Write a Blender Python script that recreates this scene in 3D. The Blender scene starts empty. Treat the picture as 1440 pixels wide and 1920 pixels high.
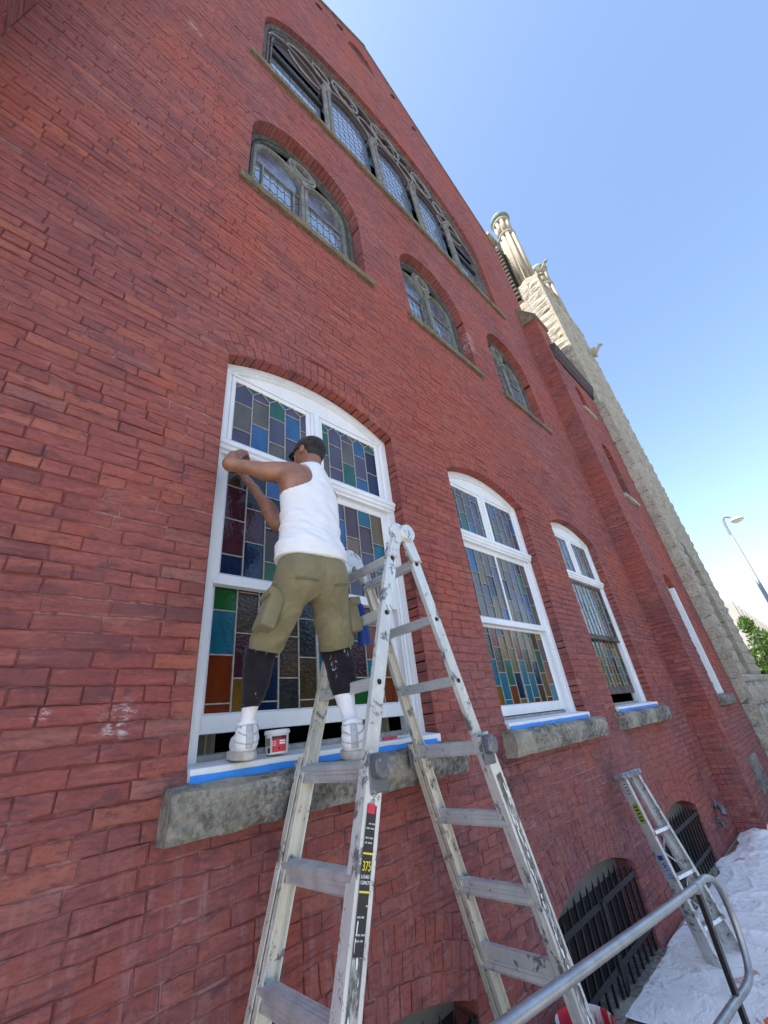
import bpy, math, random
import numpy as np
from mathutils import Vector, Matrix, noise as mnoise
random.seed(7); RNG = np.random.default_rng(7)
SC = bpy.context.scene
COL = SC.collection

# ------------------------------------------------------------------ camera
CAM_POS = Vector((0.0, -2.0, 0.0))
RIGHT = Vector((0.72405, -0.68044, -0.11277))
DOWN = Vector((0.25745, 0.41812, -0.87113))
FWD = Vector((0.63984, 0.60180, 0.47795))
FPX = 757.4                                    # focal length in pixels of the 1440 x 1920 photograph
cam = bpy.data.cameras.new('camera'); cam_o = bpy.data.objects.new('camera', cam); COL.objects.link(cam_o)
cam_o.matrix_world = Matrix(((RIGHT.x, -DOWN.x, -FWD.x, CAM_POS.x), (RIGHT.y, -DOWN.y, -FWD.y, CAM_POS.y),
                             (RIGHT.z, -DOWN.z, -FWD.z, CAM_POS.z), (0, 0, 0, 1)))
cam.sensor_fit = 'AUTO'; cam.sensor_width = 36.0; cam.lens = FPX / 1920 * 36.0
cam.clip_start = 0.02; cam.clip_end = 2000
SC.camera = cam_o
# ------------------------------------------------------------------ sky and sun
SUN_DIR = Vector((-0.48, 0.20, 0.855)).normalized()
world = bpy.data.worlds.new('World'); SC.world = world; world.use_nodes = True
wn = world.node_tree
sky = wn.nodes.new('ShaderNodeTexSky'); sky.sky_type = 'NISHITA'; sky.sun_disc = False
sky.sun_elevation = math.asin(SUN_DIR.z); sky.sun_rotation = math.atan2(SUN_DIR.x, SUN_DIR.y)
sky.air_density = 1.0; sky.dust_density = 0.9; sky.ozone_density = 0.8; sky.altitude = 0
wn.links.new(sky.outputs['Color'], wn.nodes['Background'].inputs['Color'])
wn.nodes['Background'].inputs['Strength'].default_value = 0.15
sun = bpy.data.lights.new('sun', 'SUN'); sun.energy = 5.0; sun.angle = math.radians(0.5); sun.color = (1.0, 0.95, 0.87)
sun_o = bpy.data.objects.new('sun', sun); COL.objects.link(sun_o)
sun_o.rotation_euler = SUN_DIR.to_track_quat('Z', 'Y').to_euler()
# ------------------------------------------------------------------ exposure
vs = SC.view_settings; vs.view_transform = 'Standard'; vs.look = 'None'; vs.exposure = 1.36; vs.gamma = 1.0
vs.use_curve_mapping = False
SC.cycles.max_bounces = 6; SC.cycles.diffuse_bounces = 4; SC.cycles.glossy_bounces = 3
SC.cycles.sample_clamp_indirect = 4.0

# ================================================================== helpers
def link(o, parent=None):
    COL.objects.link(o)
    if parent is not None: o.parent = parent
    return o
def tag(o, label=None, cat=None, group=None, kind=None):
    if label: o['label'] = label
    if cat: o['category'] = cat
    if group: o['group'] = group
    if kind: o['kind'] = kind
    return o
def empty(name, loc=(0, 0, 0), parent=None):
    o = bpy.data.objects.new(name, None); o.empty_display_size = .1
    link(o, parent); o.location = loc
    return o
class MB:
    """collects shapes in world coordinates; build() links them as one mesh object"""
    def __init__(s): s.v = []; s.f = []; s.m = []
    def add(s, vs_, fs, mi=0):
        n = len(s.v); s.v += [tuple(map(float, p)) for p in vs_]; s.f += [tuple(i + n for i in f) for f in fs]; s.m += [mi] * len(fs)
        return s
    def box(s, a, b, mi=0, top_in=0.0):
        (x0, y0, z0), (x1, y1, z1) = a, b
        return s.add([(x0, y0, z0), (x1, y0, z0), (x1, y1, z0), (x0, y1, z0), (x0, y0, z1), (x1, y0, z1), (x1, y1, z1), (x0, y1, z1)],
                     [(0, 3, 2, 1), (4, 5, 6, 7), (0, 1, 5, 4), (1, 2, 6, 5), (2, 3, 7, 6), (3, 0, 4, 7)], mi)
    def bar(s, p, q, w, h, up=(0, 0, 1), mi=0):
        """box from p to q; w along the side, h along up"""
        p = Vector(p); q = Vector(q); d = (q - p).normalized(); up = Vector(up)
        sd = d.cross(up).normalized(); u = sd.cross(d).normalized()
        vs_ = [e + sd * (w / 2 * a) + u * (h / 2 * b) for e in (p, q) for a, b in ((-1, -1), (1, -1), (1, 1), (-1, 1))]
        return s.add(vs_, [(0, 1, 2, 3), (7, 6, 5, 4), (0, 4, 5, 1), (1, 5, 6, 2), (2, 6, 7, 3), (3, 7, 4, 0)], mi)
    def sweep(s, pts, prof, up=(0, 0, 1), closed=False, cap=True, mi=0):
        """profile [(a, b)] (a sideways, b along up) swept along points"""
        pts = [Vector(p) for p in pts]; n = len(pts); m = len(prof); up = Vector(up); vv = []
        for i, p in enumerate(pts):
            if closed: d = pts[(i + 1) % n] - pts[i - 1]
            else: d = pts[min(i + 1, n - 1)] - pts[max(i - 1, 0)]
            d.normalize(); sd = d.cross(up).normalized(); u = sd.cross(d).normalized()
            k = 1.0
            if 0 < i < n - 1 or closed:
                a1 = (pts[i] - pts[i - 1]).normalized(); k = 1.0 / max(.4, a1.dot(d))
            for a, b in prof: vv.append(p + sd * a * k + u * b)
        ff = []
        for i in range(n if closed else n - 1):
            j = (i + 1) % n
            for k in range(m): ff.append((i * m + k, i * m + (k + 1) % m, j * m + (k + 1) % m, j * m + k))
        if cap and not closed: ff += [tuple(range(m))[::-1], tuple((n - 1) * m + k for k in range(m))]
        return s.add(vv, ff, mi)
    def tube(s, pts, r, seg=10, closed=False, mi=0):
        pts = [Vector(p) for p in pts]; n = len(pts); rr = r if isinstance(r, (list, tuple)) else [r] * n
        vv = []; ref = None
        for i, p in enumerate(pts):
            d = (pts[(i + 1) % n] - pts[i - 1]) if closed else (pts[min(i + 1, n - 1)] - pts[max(i - 1, 0)])
            d.normalize()
            if ref is None:
                ref = Vector((0, 0, 1)) if abs(d.z) < .9 else Vector((1, 0, 0))
            ref = (ref - d * ref.dot(d)).normalized(); sd = d.cross(ref)
            for k in range(seg):
                a = 2 * math.pi * k / seg; vv.append(p + (ref * math.cos(a) + sd * math.sin(a)) * rr[i])
        ff = []
        for i in range(n if closed else n - 1):
            j = (i + 1) % n
            for k in range(seg): ff.append((i * seg + k, i * seg + (k + 1) % seg, j * seg + (k + 1) % seg, j * seg + k))
        if not closed: ff += [tuple(range(seg))[::-1], tuple((n - 1) * seg + k for k in range(seg))]
        return s.add(vv, ff, mi)
    def lathe(s, c, prof, axis='Z', seg=20, mi=0):
        """prof [(r, h)]"""
        c = Vector(c); vv = []; m = len(prof)
        for k in range(seg):
            a = 2 * math.pi * k / seg
            for r, h in prof:
                x, y, z = r * math.cos(a), r * math.sin(a), h
                if axis == 'Y': x, y, z = x, h, y
                elif axis == 'X': x, y, z = h, x, y
                vv.append(c + Vector((x, y, z)))
        ff = []
        for k in range(seg):
            j = (k + 1) % seg
            for i in range(m - 1): ff.append((k * m + i, j * m + i, j * m + i + 1, k * m + i + 1))
        ff += [tuple(k * m for k in range(seg))[::-1], tuple(k * m + m - 1 for k in range(seg))]
        return s.add(vv, ff, mi)
    def prism(s, poly, y0, y1, mi=0, plane='XZ'):
        n = len(poly)
        P = (lambda a, b, y: (a, y, b)) if plane == 'XZ' else ((lambda a, b, y: (y, a, b)) if plane == 'YZ' else (lambda a, b, y: (a, b, y)))
        vv = [P(a, b, y0) for a, b in poly] + [P(a, b, y1) for a, b in poly]
        ff = [tuple(range(n)), tuple(range(2 * n - 1, n - 1, -1))] + [(i, i + n, (i + 1) % n + n, (i + 1) % n) for i in range(n)]
        return s.add(vv, ff, mi)
    def build(s, name, mats, parent=None, origin=None, smooth=False, bevel=0, auto=None):
        me = bpy.data.meshes.new(name)
        o0 = Vector(origin) if origin is not None else Vector((0, 0, 0))
        vv = [(p[0] - o0.x, p[1] - o0.y, p[2] - o0.z) for p in s.v] if origin is not None else s.v
        me.from_pydata(vv, [], s.f)
        for m in (mats if isinstance(mats, (list, tuple)) else [mats]): me.materials.append(m)
        if any(s.m): me.polygons.foreach_set('material_index', s.m)
        if smooth: me.polygons.foreach_set('use_smooth', [True] * len(s.f))
        me.update()
        o = bpy.data.objects.new(name, me); link(o, parent)
        if origin is not None: o.location = o0
        if parent is not None:
            off = Vector((0, 0, 0)); q = parent
            while q is not None: off += q.location; q = q.parent
            o.location = o0 - off
        if bevel:
            b = o.modifiers.new('bevel', 'BEVEL'); b.width = bevel; b.segments = 2; b.limit_method = 'ANGLE'; b.angle_limit = .6
        return o
def text(name, body, size, origin, xdir, updir, mat, parent, extrude=.0006, sx=1.0, align='LEFT'):
    """flat print as real thin lettering lying on a surface"""
    cu = bpy.data.curves.new(name, 'FONT'); cu.body = body; cu.size = size; cu.extrude = extrude; cu.align_x = align
    tmp = bpy.data.objects.new('tmp', cu); COL.objects.link(tmp)
    me = bpy.data.meshes.new_from_object(tmp.evaluated_get(bpy.context.evaluated_depsgraph_get()))
    bpy.data.objects.remove(tmp); me.name = name; me.materials.clear(); me.materials.append(mat)
    X = Vector(xdir).normalized(); U = Vector(updir).normalized(); N = X.cross(U)
    o = bpy.data.objects.new(name, me); link(o, parent)
    M = Matrix(((X.x * sx, U.x, N.x, origin[0]), (X.y * sx, U.y, N.y, origin[1]), (X.z * sx, U.z, N.z, origin[2]), (0, 0, 0, 1)))
    off = Vector((0, 0, 0)); q = parent
    while q is not None: off += q.location; q = q.parent
    me.transform(Matrix.Translation(-off) @ M)
    return o
def project(p):
    v = Vector(p) - CAM_POS; z = v.dot(FWD)
    if z < .05: return None
    return (720 + FPX * v.dot(RIGHT) / z, 960 + FPX * v.dot(DOWN) / z)

# ------------------------------------------------------------------ materials
class NT:
    def __init__(s, name):
        s.mat = bpy.data.materials.new(name); s.mat.use_nodes = True; s.t = s.mat.node_tree; s.n = s.t.nodes
        s.b = s.n['Principled BSDF']
    def new(s, typ, **kw):
        n = s.n.new(typ)
        for k, v in kw.items(): setattr(n, k, v)
        return n
    def l(s, a, b): s.t.links.new(a, b)
    def pos(s, scale=(1, 1, 1)):
        g = s.new('ShaderNodeNewGeometry'); m = s.new('ShaderNodeMapping'); m.inputs['Scale'].default_value = scale
        s.l(g.outputs['Position'], m.inputs['Vector']); return m.outputs['Vector']
    def obj(s, scale=(1, 1, 1)):
        g = s.new('ShaderNodeTexCoord'); m = s.new('ShaderNodeMapping'); m.inputs['Scale'].default_value = scale
        s.l(g.outputs['Object'], m.inputs['Vector']); return m.outputs['Vector']
    def noise(s, scale, vec=None, detail=4, rough=.55, dist=0):
        n = s.new('ShaderNodeTexNoise'); n.inputs['Scale'].default_value = scale; n.inputs['Detail'].default_value = detail
        n.inputs['Roughness'].default_value = rough; n.inputs['Distortion'].default_value = dist
        s.l(vec if vec is not None else s.pos(), n.inputs['Vector']); return n.outputs['Fac']
    def ramp(s, fac, stops, interp='LINEAR'):
        r = s.new('ShaderNodeValToRGB'); cr = r.color_ramp; cr.interpolation = interp
        while len(cr.elements) < len(stops): cr.elements.new(.5)
        for e, (p, c) in zip(cr.elements, stops):
            e.position = p; e.color = (c, c, c, 1) if isinstance(c, (int, float)) else (*c, 1)
        s.l(fac, r.inputs['Fac']); return r.outputs['Color']
    def mix(s, fac, a, b, mode='MIX'):
        m = s.new('ShaderNodeMix', data_type='RGBA', blend_type=mode)
        for i, v in ((0, fac), (6, a), (7, b)):
            if isinstance(v, bpy.types.NodeSocket): s.l(v, m.inputs[i])
            elif i == 0: m.inputs[0].default_value = v
            else: m.inputs[i].default_value = (*v, 1)
        return m.outputs[2]
    def math(s, op, a, b=0.5):
        m = s.new('ShaderNodeMath', operation=op)
        for i, v in ((0, a), (1, b)):
            if isinstance(v, bpy.types.NodeSocket): s.l(v, m.inputs[i])
            else: m.inputs[i].default_value = v
        return m.outputs[0]
    def rnd(s):
        g = s.new('ShaderNodeNewGeometry'); o = s.new('ShaderNodeObjectInfo')
        return s.math('FRACT', s.math('ADD', g.outputs['Random Per Island'], o.outputs['Random']))
    def spot(s, c, r, soft=.6):
        """1 inside a ball round c fading to 0 at r (a stain with a place of its own)"""
        g = s.new('ShaderNodeNewGeometry'); d = s.new('ShaderNodeVectorMath', operation='DISTANCE')
        s.l(g.outputs['Position'], d.inputs[0]); d.inputs[1].default_value = c
        m = s.new('ShaderNodeMapRange'); m.inputs[1].default_value = r; m.inputs[2].default_value = r * (1 - soft)
        s.l(d.outputs['Value'], m.inputs[0]); return m.outputs[0]
    def bump(s, h, strength=.3, dist=.01, chain=None):
        b = s.new('ShaderNodeBump'); b.inputs['Strength'].default_value = strength; b.inputs['Distance'].default_value = dist
        s.l(h, b.inputs['Height'])
        if chain is not None: s.l(chain, b.inputs['Normal'])
        return b.outputs['Normal']
    def fin(s, color=None, rough=.6, metal=0., normal=None, **kw):
        if color is not None:
            if isinstance(color, bpy.types.NodeSocket): s.l(color, s.b.inputs['Base Color'])
            else: s.b.inputs['Base Color'].default_value = (*color, 1)
        for k, v in (('Roughness', rough), ('Metallic', metal)):
            if isinstance(v, bpy.types.NodeSocket): s.l(v, s.b.inputs[k])
            else: s.b.inputs[k].default_value = v
        if normal is not None: s.l(normal, s.b.inputs['Normal'])
        for k, v in kw.items(): s.b.inputs[k.replace('_', ' ')].default_value = v
        return s.mat
M = {}
def brick_mat(name, dark=1.0):
    n = NT(name); r = n.rnd()
    c = n.ramp(r, [(0, (.145, .048, .047)), (.08, (.190, .054, .050)), (.16, (.240, .062, .054)), (.45, (.272, .069, .058)), (.70, (.305, .078, .060)), (.82, (.36, .106, .064)), (.90, (.29, .078, .060)), (.95, (.24, .098, .082)), (1, (.33, .135, .112))])
    big = n.ramp(n.noise(.9, n.pos((1, 1, 1.3)), detail=8, rough=.72), [(.44, 0.0), (.62, 1.0)])
    c = n.mix(n.math('MULTIPLY', big, .68), c, (.150, .064, .068))                     # sooty purple patches
    pink = n.ramp(n.noise(.5, n.pos((1, 1, .8)), detail=6, rough=.65), [(.40, 0.), (.62, 1.)])
    c = n.mix(n.math('MULTIPLY', pink, .48), c, (.32, .125, .118))                      # dusty faded courses
    warm = n.math('MAXIMUM', n.math('MULTIPLY', n.spot((3.4, 0, 3.2), 2.9, .75), .55), n.math('MULTIPLY', n.ramp(n.noise(.8, n.pos((1, 1, .7)), detail=3), [(.48, 0.), (.64, 1.)]), .6))
    c = n.mix(warm, c, (.38, .085, .046))                                              # fresher orange bricks
    under = n.math('MULTIPLY', n.spot((4.4, 0, -1.2), 2.6, .7), n.ramp(n.noise(5, detail=6, rough=.7), [(.40, 0.), (.62, .6)]))
    c = n.mix(under, c, (.22, .105, .11))                                              # weathered band below the sills
    zl = n.new('ShaderNodeMapRange'); gz = n.new('ShaderNodeSeparateXYZ'); gg = n.new('ShaderNodeNewGeometry'); n.l(gg.outputs['Position'], gz.inputs[0]); n.l(gz.outputs['Z'], zl.inputs[0])
    zl.inputs[1].default_value = -.2; zl.inputs[2].default_value = -.45
    run = n.math('MULTIPLY', zl.outputs[0], n.ramp(n.noise(6, n.pos((3.2, 3.2, .35)), detail=7, rough=.72), [(.50, 0.), (.66, .60)]))
    c = n.mix(run, c, (.34, .20, .205))                                                # lime run-off on the lower wall
    grain = n.noise(38, n.pos((1, 1, 1.6)), detail=7, rough=.72)
    c = n.mix(n.ramp(grain, [(.36, .45), (.55, 0.)]), c, (.14, .042, .040))
    streak = n.noise(4.5, n.pos((.8, .8, 5.0)), detail=8, rough=.68, dist=.6)
    c = n.mix(n.ramp(streak, [(.38, .7), (.46, 0.)]), c, (.135, .052, .056)); c = n.mix(n.ramp(streak, [(.55, 0.), (.64, .5)]), c, (.37, .13, .105))
    pat = n.noise(11, n.pos((1, 1, 2.4)), detail=7, rough=.7, dist=.7)
    c = n.mix(n.ramp(pat, [(.36, .7), (.45, 0.)]), c, (.115, .050, .058)); c = n.mix(n.ramp(pat, [(.58, 0.), (.68, .5)]), c, (.37, .145, .125))
    pale = n.ramp(n.noise(16, n.pos((1.6, 1.6, .9)), detail=8, rough=.78), [(.60, 0.), (.78, .55)])
    c = n.mix(pale, c, (.40, .22, .21))                                                # lime bloom
    smear = n.ramp(n.noise(21, n.pos((.8, 1, 2.2)), detail=8, rough=.8), [(.50, 0.), (.60, .95)])
    for ctr, rad in (((.46, 0, .145), .075), ((.48, 0, .19), .06), ((.22, 0, .197), .035), ((4.84, 0, 5.75), .22), ((4.92, 0, 6.0), .16), ((-.04, 0, 7.5), .12)):
        c = n.mix(n.math('MULTIPLY', smear, n.spot(ctr, rad, .8)), c, (.66, .58, .58))
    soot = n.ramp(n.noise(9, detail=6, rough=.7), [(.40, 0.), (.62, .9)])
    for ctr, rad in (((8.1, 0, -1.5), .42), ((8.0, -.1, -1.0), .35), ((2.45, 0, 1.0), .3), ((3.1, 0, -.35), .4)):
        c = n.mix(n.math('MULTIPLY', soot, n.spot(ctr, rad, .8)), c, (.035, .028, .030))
    if dark != 1: c = n.mix(1.0, c, (dark, dark, dark), 'MULTIPLY')
    h = n.noise(70, n.pos((1, 1, 1.5)), detail=8, rough=.7)
    crack = n.noise(14, n.pos((.7, 1, 3.0)), detail=6, rough=.65, dist=1.2)
    nm = n.bump(crack, .35, .008); nm = n.bump(h, .35, .003, nm)
    return n.fin(c, .86, normal=nm, Specular_IOR_Level=.25)
M['brick'] = brick_mat('brick_red')
def mk_mortar():
    n = NT('mortar_red'); a = n.noise(1.1, detail=6, rough=.65)
    c = n.ramp(a, [(.3, (.135, .044, .040)), (.48, (.20, .062, .054)), (.56, (.33, .17, .155)), (.66, (.19, .062, .054))])
    low = n.spot((4.5, 0, -2.6), 3.8, .6)
    c = n.mix(n.math('MULTIPLY', low, .85), c, (.40, .25, .235))
    c = n.mix(n.ramp(n.noise(25, detail=5), [(.54, 0.), (.66, .7)]), c, (.12, .045, .040))
    return n.fin(c, .95, normal=n.bump(n.noise(60, detail=6), .8, .006), Specular_IOR_Level=.1)
M['mortar'] = mk_mortar()
def stone(name, c0, c1, c2, sc=3., bs=1.0, moss=None, speck=.75):
    n = NT(name); r = n.rnd()
    c = n.ramp(n.noise(sc, detail=7, rough=.7), [(.3, c0), (.5, c1), (.72, c2)])
    c = n.mix(n.math('MULTIPLY', r, .35), c, c0)
    c = n.mix(n.ramp(n.noise(26, detail=7, rough=.75), [(.42, speck), (.56, 0.)]), c, tuple(x * .38 for x in c0))
    if moss: c = n.mix(n.ramp(n.noise(1.7, detail=5), [(.5, 0.), (.66, .7)]), c, moss)
    nm = n.bump(n.noise(9, detail=6, rough=.65), .8 * bs, .03); nm = n.bump(n.noise(55, detail=6, rough=.7), .6, .006, nm)
    return n.fin(c, .9, normal=nm, Specular_IOR_Level=.2)
M['sill'] = stone('sill_stone', (.12, .11, .098), (.31, .285, .245), (.48, .445, .38), 6, moss=(.38, .34, .27))
M['brownstone'] = stone('brown_sill_stone', (.13, .10, .068), (.205, .16, .11), (.28, .235, .17), 5, speck=.4)
M['tower'] = stone('tower_stone', (.29, .255, .20), (.43, .385, .31), (.53, .48, .395), 2.2, speck=.5, bs=1.0)
M['towersmooth'] = stone('tower_dressed_stone', (.27, .235, .17), (.35, .31, .235), (.40, .36, .285), 1.5, .3, speck=.2)
M['tracery'] = stone('tracery_stone', (.12, .12, .11), (.22, .22, .20), (.35, .345, .325), 6, .15, speck=.4)
M['traceryd'] = stone('weathered_tracery_wood', (.085, .07, .065), (.16, .135, .125), (.27, .25, .235), 5, .3)
def mk_paint():
    n = NT('white_paint')
    c = n.ramp(n.noise(3.5, n.pos((1, 1, .4)), detail=6, rough=.7), [(.3, (.66, .68, .71)), (.6, (.78, .79, .81))])
    c = n.mix(n.ramp(n.noise(30, detail=7, rough=.8), [(.60, 0.), (.74, .45)]), c, (.42, .40, .38))
    nm = n.bump(n.noise(25, n.pos((1, 1, .15)), detail=5), .25, .004)
    return n.fin(c, .42, normal=nm)
M['paint'] = mk_paint()
def simple(name, col, rough=.6, metal=0., var=.25, sc=12., bump=.0, **kw):
    n = NT(name); c = n.ramp(n.noise(sc, detail=6, rough=.65), [(.3, tuple(x * (1 - var) for x in col)), (.7, tuple(min(1, x * (1 + var)) for x in col))])
    nm = n.bump(n.noise(sc * 4, detail=5), bump, .004) if bump else None
    return n.fin(c, rough, metal, nm, **kw)
M['lead'] = simple('lead_came', (.34, .32, .29), .55, .2, .3, 30)
M['leaddark'] = simple('dark_lead', (.05, .055, .065), .5, .3, .3, 30)
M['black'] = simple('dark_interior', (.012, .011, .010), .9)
M['iron'] = simple('black_iron', (.012, .012, .014), .45, .3, .4, 20, .3)
M['panel'] = simple('grey_board', (.19, .175, .155), .8, 0, .2, 6, .2)
M['curtain'] = simple('cream_curtain', (.62, .58, .50), .9, 0, .1, 5)
M['wood'] = simple('brown_wood', (.16, .10, .06), .7, 0, .4, 14)
def mk_tape():
    n = NT('blue_masking_tape'); c = n.ramp(n.noise(6, detail=4), [(.3, (.02, .20, .68)), (.7, (.03, .27, .80))])
    return n.fin(c, .55, normal=n.bump(n.noise(120, n.pos((1, 1, .2))), .3, .002))
M['tape'] = mk_tape()
def mk_glass(name, col, rough=.07, bump=.25, bs=45., ior=1.52, var=.25):
    n = NT(name)
    c = n.ramp(n.noise(9, n.pos((1, 1, .5)), detail=5), [(.3, tuple(x * (1 - var) for x in col)), (.7, tuple(x * (1 + var) for x in col))])
    nm = n.bump(n.noise(bs, detail=3, rough=.5), bump, .006)
    return n.fin(c, rough, 0, nm, IOR=ior)
GL = {}
for k, col in dict(purple=(.058, .054, .090), taupe=(.085, .078, .066), blue=(.022, .080, .20), green=(.018, .088, .066), maroon=(.042, .012, .020),
                   dkblue=(.004, .014, .044), amber=(.14, .070, .011), brown=(.040, .026, .013), tan=(.14, .095, .062), teal=(.010, .095, .15),
                   red=(.12, .020, .005), olive=(.11, .082, .026), dkgreen=(.007, .075, .014), rose=(.062, .036, .042), dkpurple=(.010, .007, .016),
                   moss=(.05, .09, .012), slate=(.016, .018, .022)).items():
    GL[k] = mk_glass('glass_' + k, col, .09 if k in ('brown', 'slate', 'maroon', 'dkblue') else .14, .45 if k in ('brown', 'slate', 'maroon') else .2)
M['quarry'] = mk_glass('sky_reflecting_glass', (.16, .20, .27), .03, .02, 5., ior=3.2, var=.1)
M['quarry2'] = mk_glass('dark_patterned_glass', (.045, .05, .065), .12, .3, 30., ior=1.9, var=.4)

# ================================================================== brickwork
class Open:
    """arched opening in the wall: centre, half width, bottom, springing, rise; rings of arch bricks"""
    def __init__(s, c, hw, z0, zs, rise, rings=2, ell=False, t=.108):
        s.c, s.hw, s.z0, s.zs, s.rise, s.rings, s.ell, s.t = c, hw, z0, zs, rise, rings, ell, t
        if not ell:
            s.R = (hw * hw + rise * rise) / (2 * rise); s.cz = zs + rise - s.R
        s.T = rings * t
    def half(s, z, grow=0.0):
        """half width of the opening (grow = ring thickness) at height z, None outside"""
        if z < s.z0: return None
        if z <= s.zs: return s.hw
        if s.ell:
            k = (z - s.zs) / (s.rise + grow)
            return None if k >= 1 else (s.hw + grow) * math.sqrt(1 - k * k)
        q = (s.R + grow) ** 2 - (z - s.cz) ** 2
        if q <= 0: return None
        h = math.sqrt(q)
        if grow and s.zs - s.cz > 1e-3: h = min(h, s.hw + (z - s.zs) * s.hw / (s.zs - s.cz))
        return h
    def arc(s, n, grow=0.0):
        """points along the arch from left to right"""
        if s.ell:
            return [(s.c - (s.hw + grow) * math.cos(a), s.zs + (s.rise + grow) * math.sin(a)) for a in (math.pi * i / n for i in range(n + 1))]
        a0 = math.asin(min(1, s.hw / s.R));
        return [(s.c + (s.R + grow) * math.sin(a), s.cz + (s.R + grow) * math.cos(a)) for a in (-a0 + 2 * a0 * i / n for i in range(n + 1))]
WX = (1.56, 4.03, 6.50)
LOW = [Open(c, .808, -.035, 2.475, .20, 2) for c in WX]
MID = [Open(c, .808, 5.06, 6.36, .806, 1) for c in WX]
BIG = Open(3.97, 3.19, 8.66, 10.75, 2.30, 1, True)
LUN = Open(3.66, .50, 16.95, 17.0, .86, 1, True)
BAS = [Open(c, .80, -1.86, -1.27, .15, 3) for c in WX]
GROUND = -1.87
XL, XR = -.93, 9.42
APEX, PITCH, RX = 19.35, .925, 3.96
def roofz(x): return APEX - PITCH * abs(x - RX)

BRK = []       # every brick: (verts, area on the picture, bucket)
def brick_geo(q, fr, n0, depth, proud=None):
    """q: 4 (u, v) corners ccw; fr maps (u, v, n) to the world; n is out of the wall"""
    pr = random.gauss(0, .0022) if proud is None else proud
    j = lambda s_: random.gauss(0, s_)
    cu = sum(p[0] for p in q) / 4; cv = sum(p[1] for p in q) / 4
    ch = .0035 + abs(j(.002)); out = []
    o = [(u + j(.0016), v + j(.0018)) for u, v in q]
    for u, v in o: out.append(fr(u, v, n0 - .0032 + pr))
    for u, v in o:
        du, dv = cu - u, cv - v
        su = math.copysign(min(ch, abs(du) * .4), du); sv = math.copysign(min(ch, abs(dv) * .4), dv)
        out.append(fr(u + su, v + sv, n0 + pr + j(.0012)))
    for u, v in q: out.append(fr(u, v, n0 - depth))
    return out
def rough_brick(vs_, fr_q, fr, n0, depth, pr):
    """same brick with its long edges split and chipped"""
    q = fr_q; cu = sum(p_[0] for p_ in q) / 4; cv = sum(p_[1] for p_ in q) / 4; o = []
    for i in range(4):
        a, b_ = q[i], q[(i + 1) % 4]; L = math.dist(a, b_); k = 4 if L > .14 else (2 if L > .08 else 1)
        for t in range(k):
            f = t / k; u, v = a[0] + (b_[0] - a[0]) * f, a[1] + (b_[1] - a[1]) * f
            o.append((u + random.gauss(0, .0014), v + random.gauss(0, .0022)))
    m = len(o); out = [fr(u, v, n0 - .0035 + pr + random.gauss(0, .001)) for u, v in o]
    for u, v in o:
        du, dv = cu - u, cv - v; c_ = .003 + abs(random.gauss(0, .0025))
        out.append(fr(u + math.copysign(min(c_, abs(du) * .4), du), v + math.copysign(min(c_, abs(dv) * .4), dv), n0 + pr + random.gauss(0, .0014)))
    out += [fr(u, v, n0 - depth) for u, v in o]
    ff = [tuple(range(m, 2 * m))] + [(i, (i + 1) % m, (i + 1) % m + m, i + m) for i in range(m)] + [(i + 2 * m, (i + 1) % m + 2 * m, (i + 1) % m, i) for i in range(m)]
    return out, ff
BF = [(4, 5, 6, 7), (0, 1, 5, 4), (1, 2, 6, 5), (2, 3, 7, 6), (3, 0, 4, 7), (8, 9, 1, 0), (9, 10, 2, 1), (10, 11, 3, 2), (11, 8, 0, 3)]
def put_brick(q, fr, n0=0., depth=.06, bucket='wall', proud=None):
    vs_ = brick_geo(q, fr, n0, depth, proud)
    pp = [project(p) for p in vs_[4:8]]; area = 0
    if all(pp) and any(-5 < a < 1445 and -5 < b < 1925 for a, b in pp):
        area = abs(sum(pp[i][0] * pp[(i + 1) % 4][1] - pp[(i + 1) % 4][0] * pp[i][1] for i in range(4))) / 2
    ctr_ = sum((Vector(p) for p in vs_[4:8]), Vector()) / 4; ff = BF
    if area > 110: vs_, ff = rough_brick(vs_, q, fr, n0, depth, random.gauss(0, .0022))
    BRK.append((vs_, area, bucket, ff, ctr_))
FRONT = lambda u, v, n: (u, -n, v)
COURSE, JT = .0675, .0062
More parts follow.
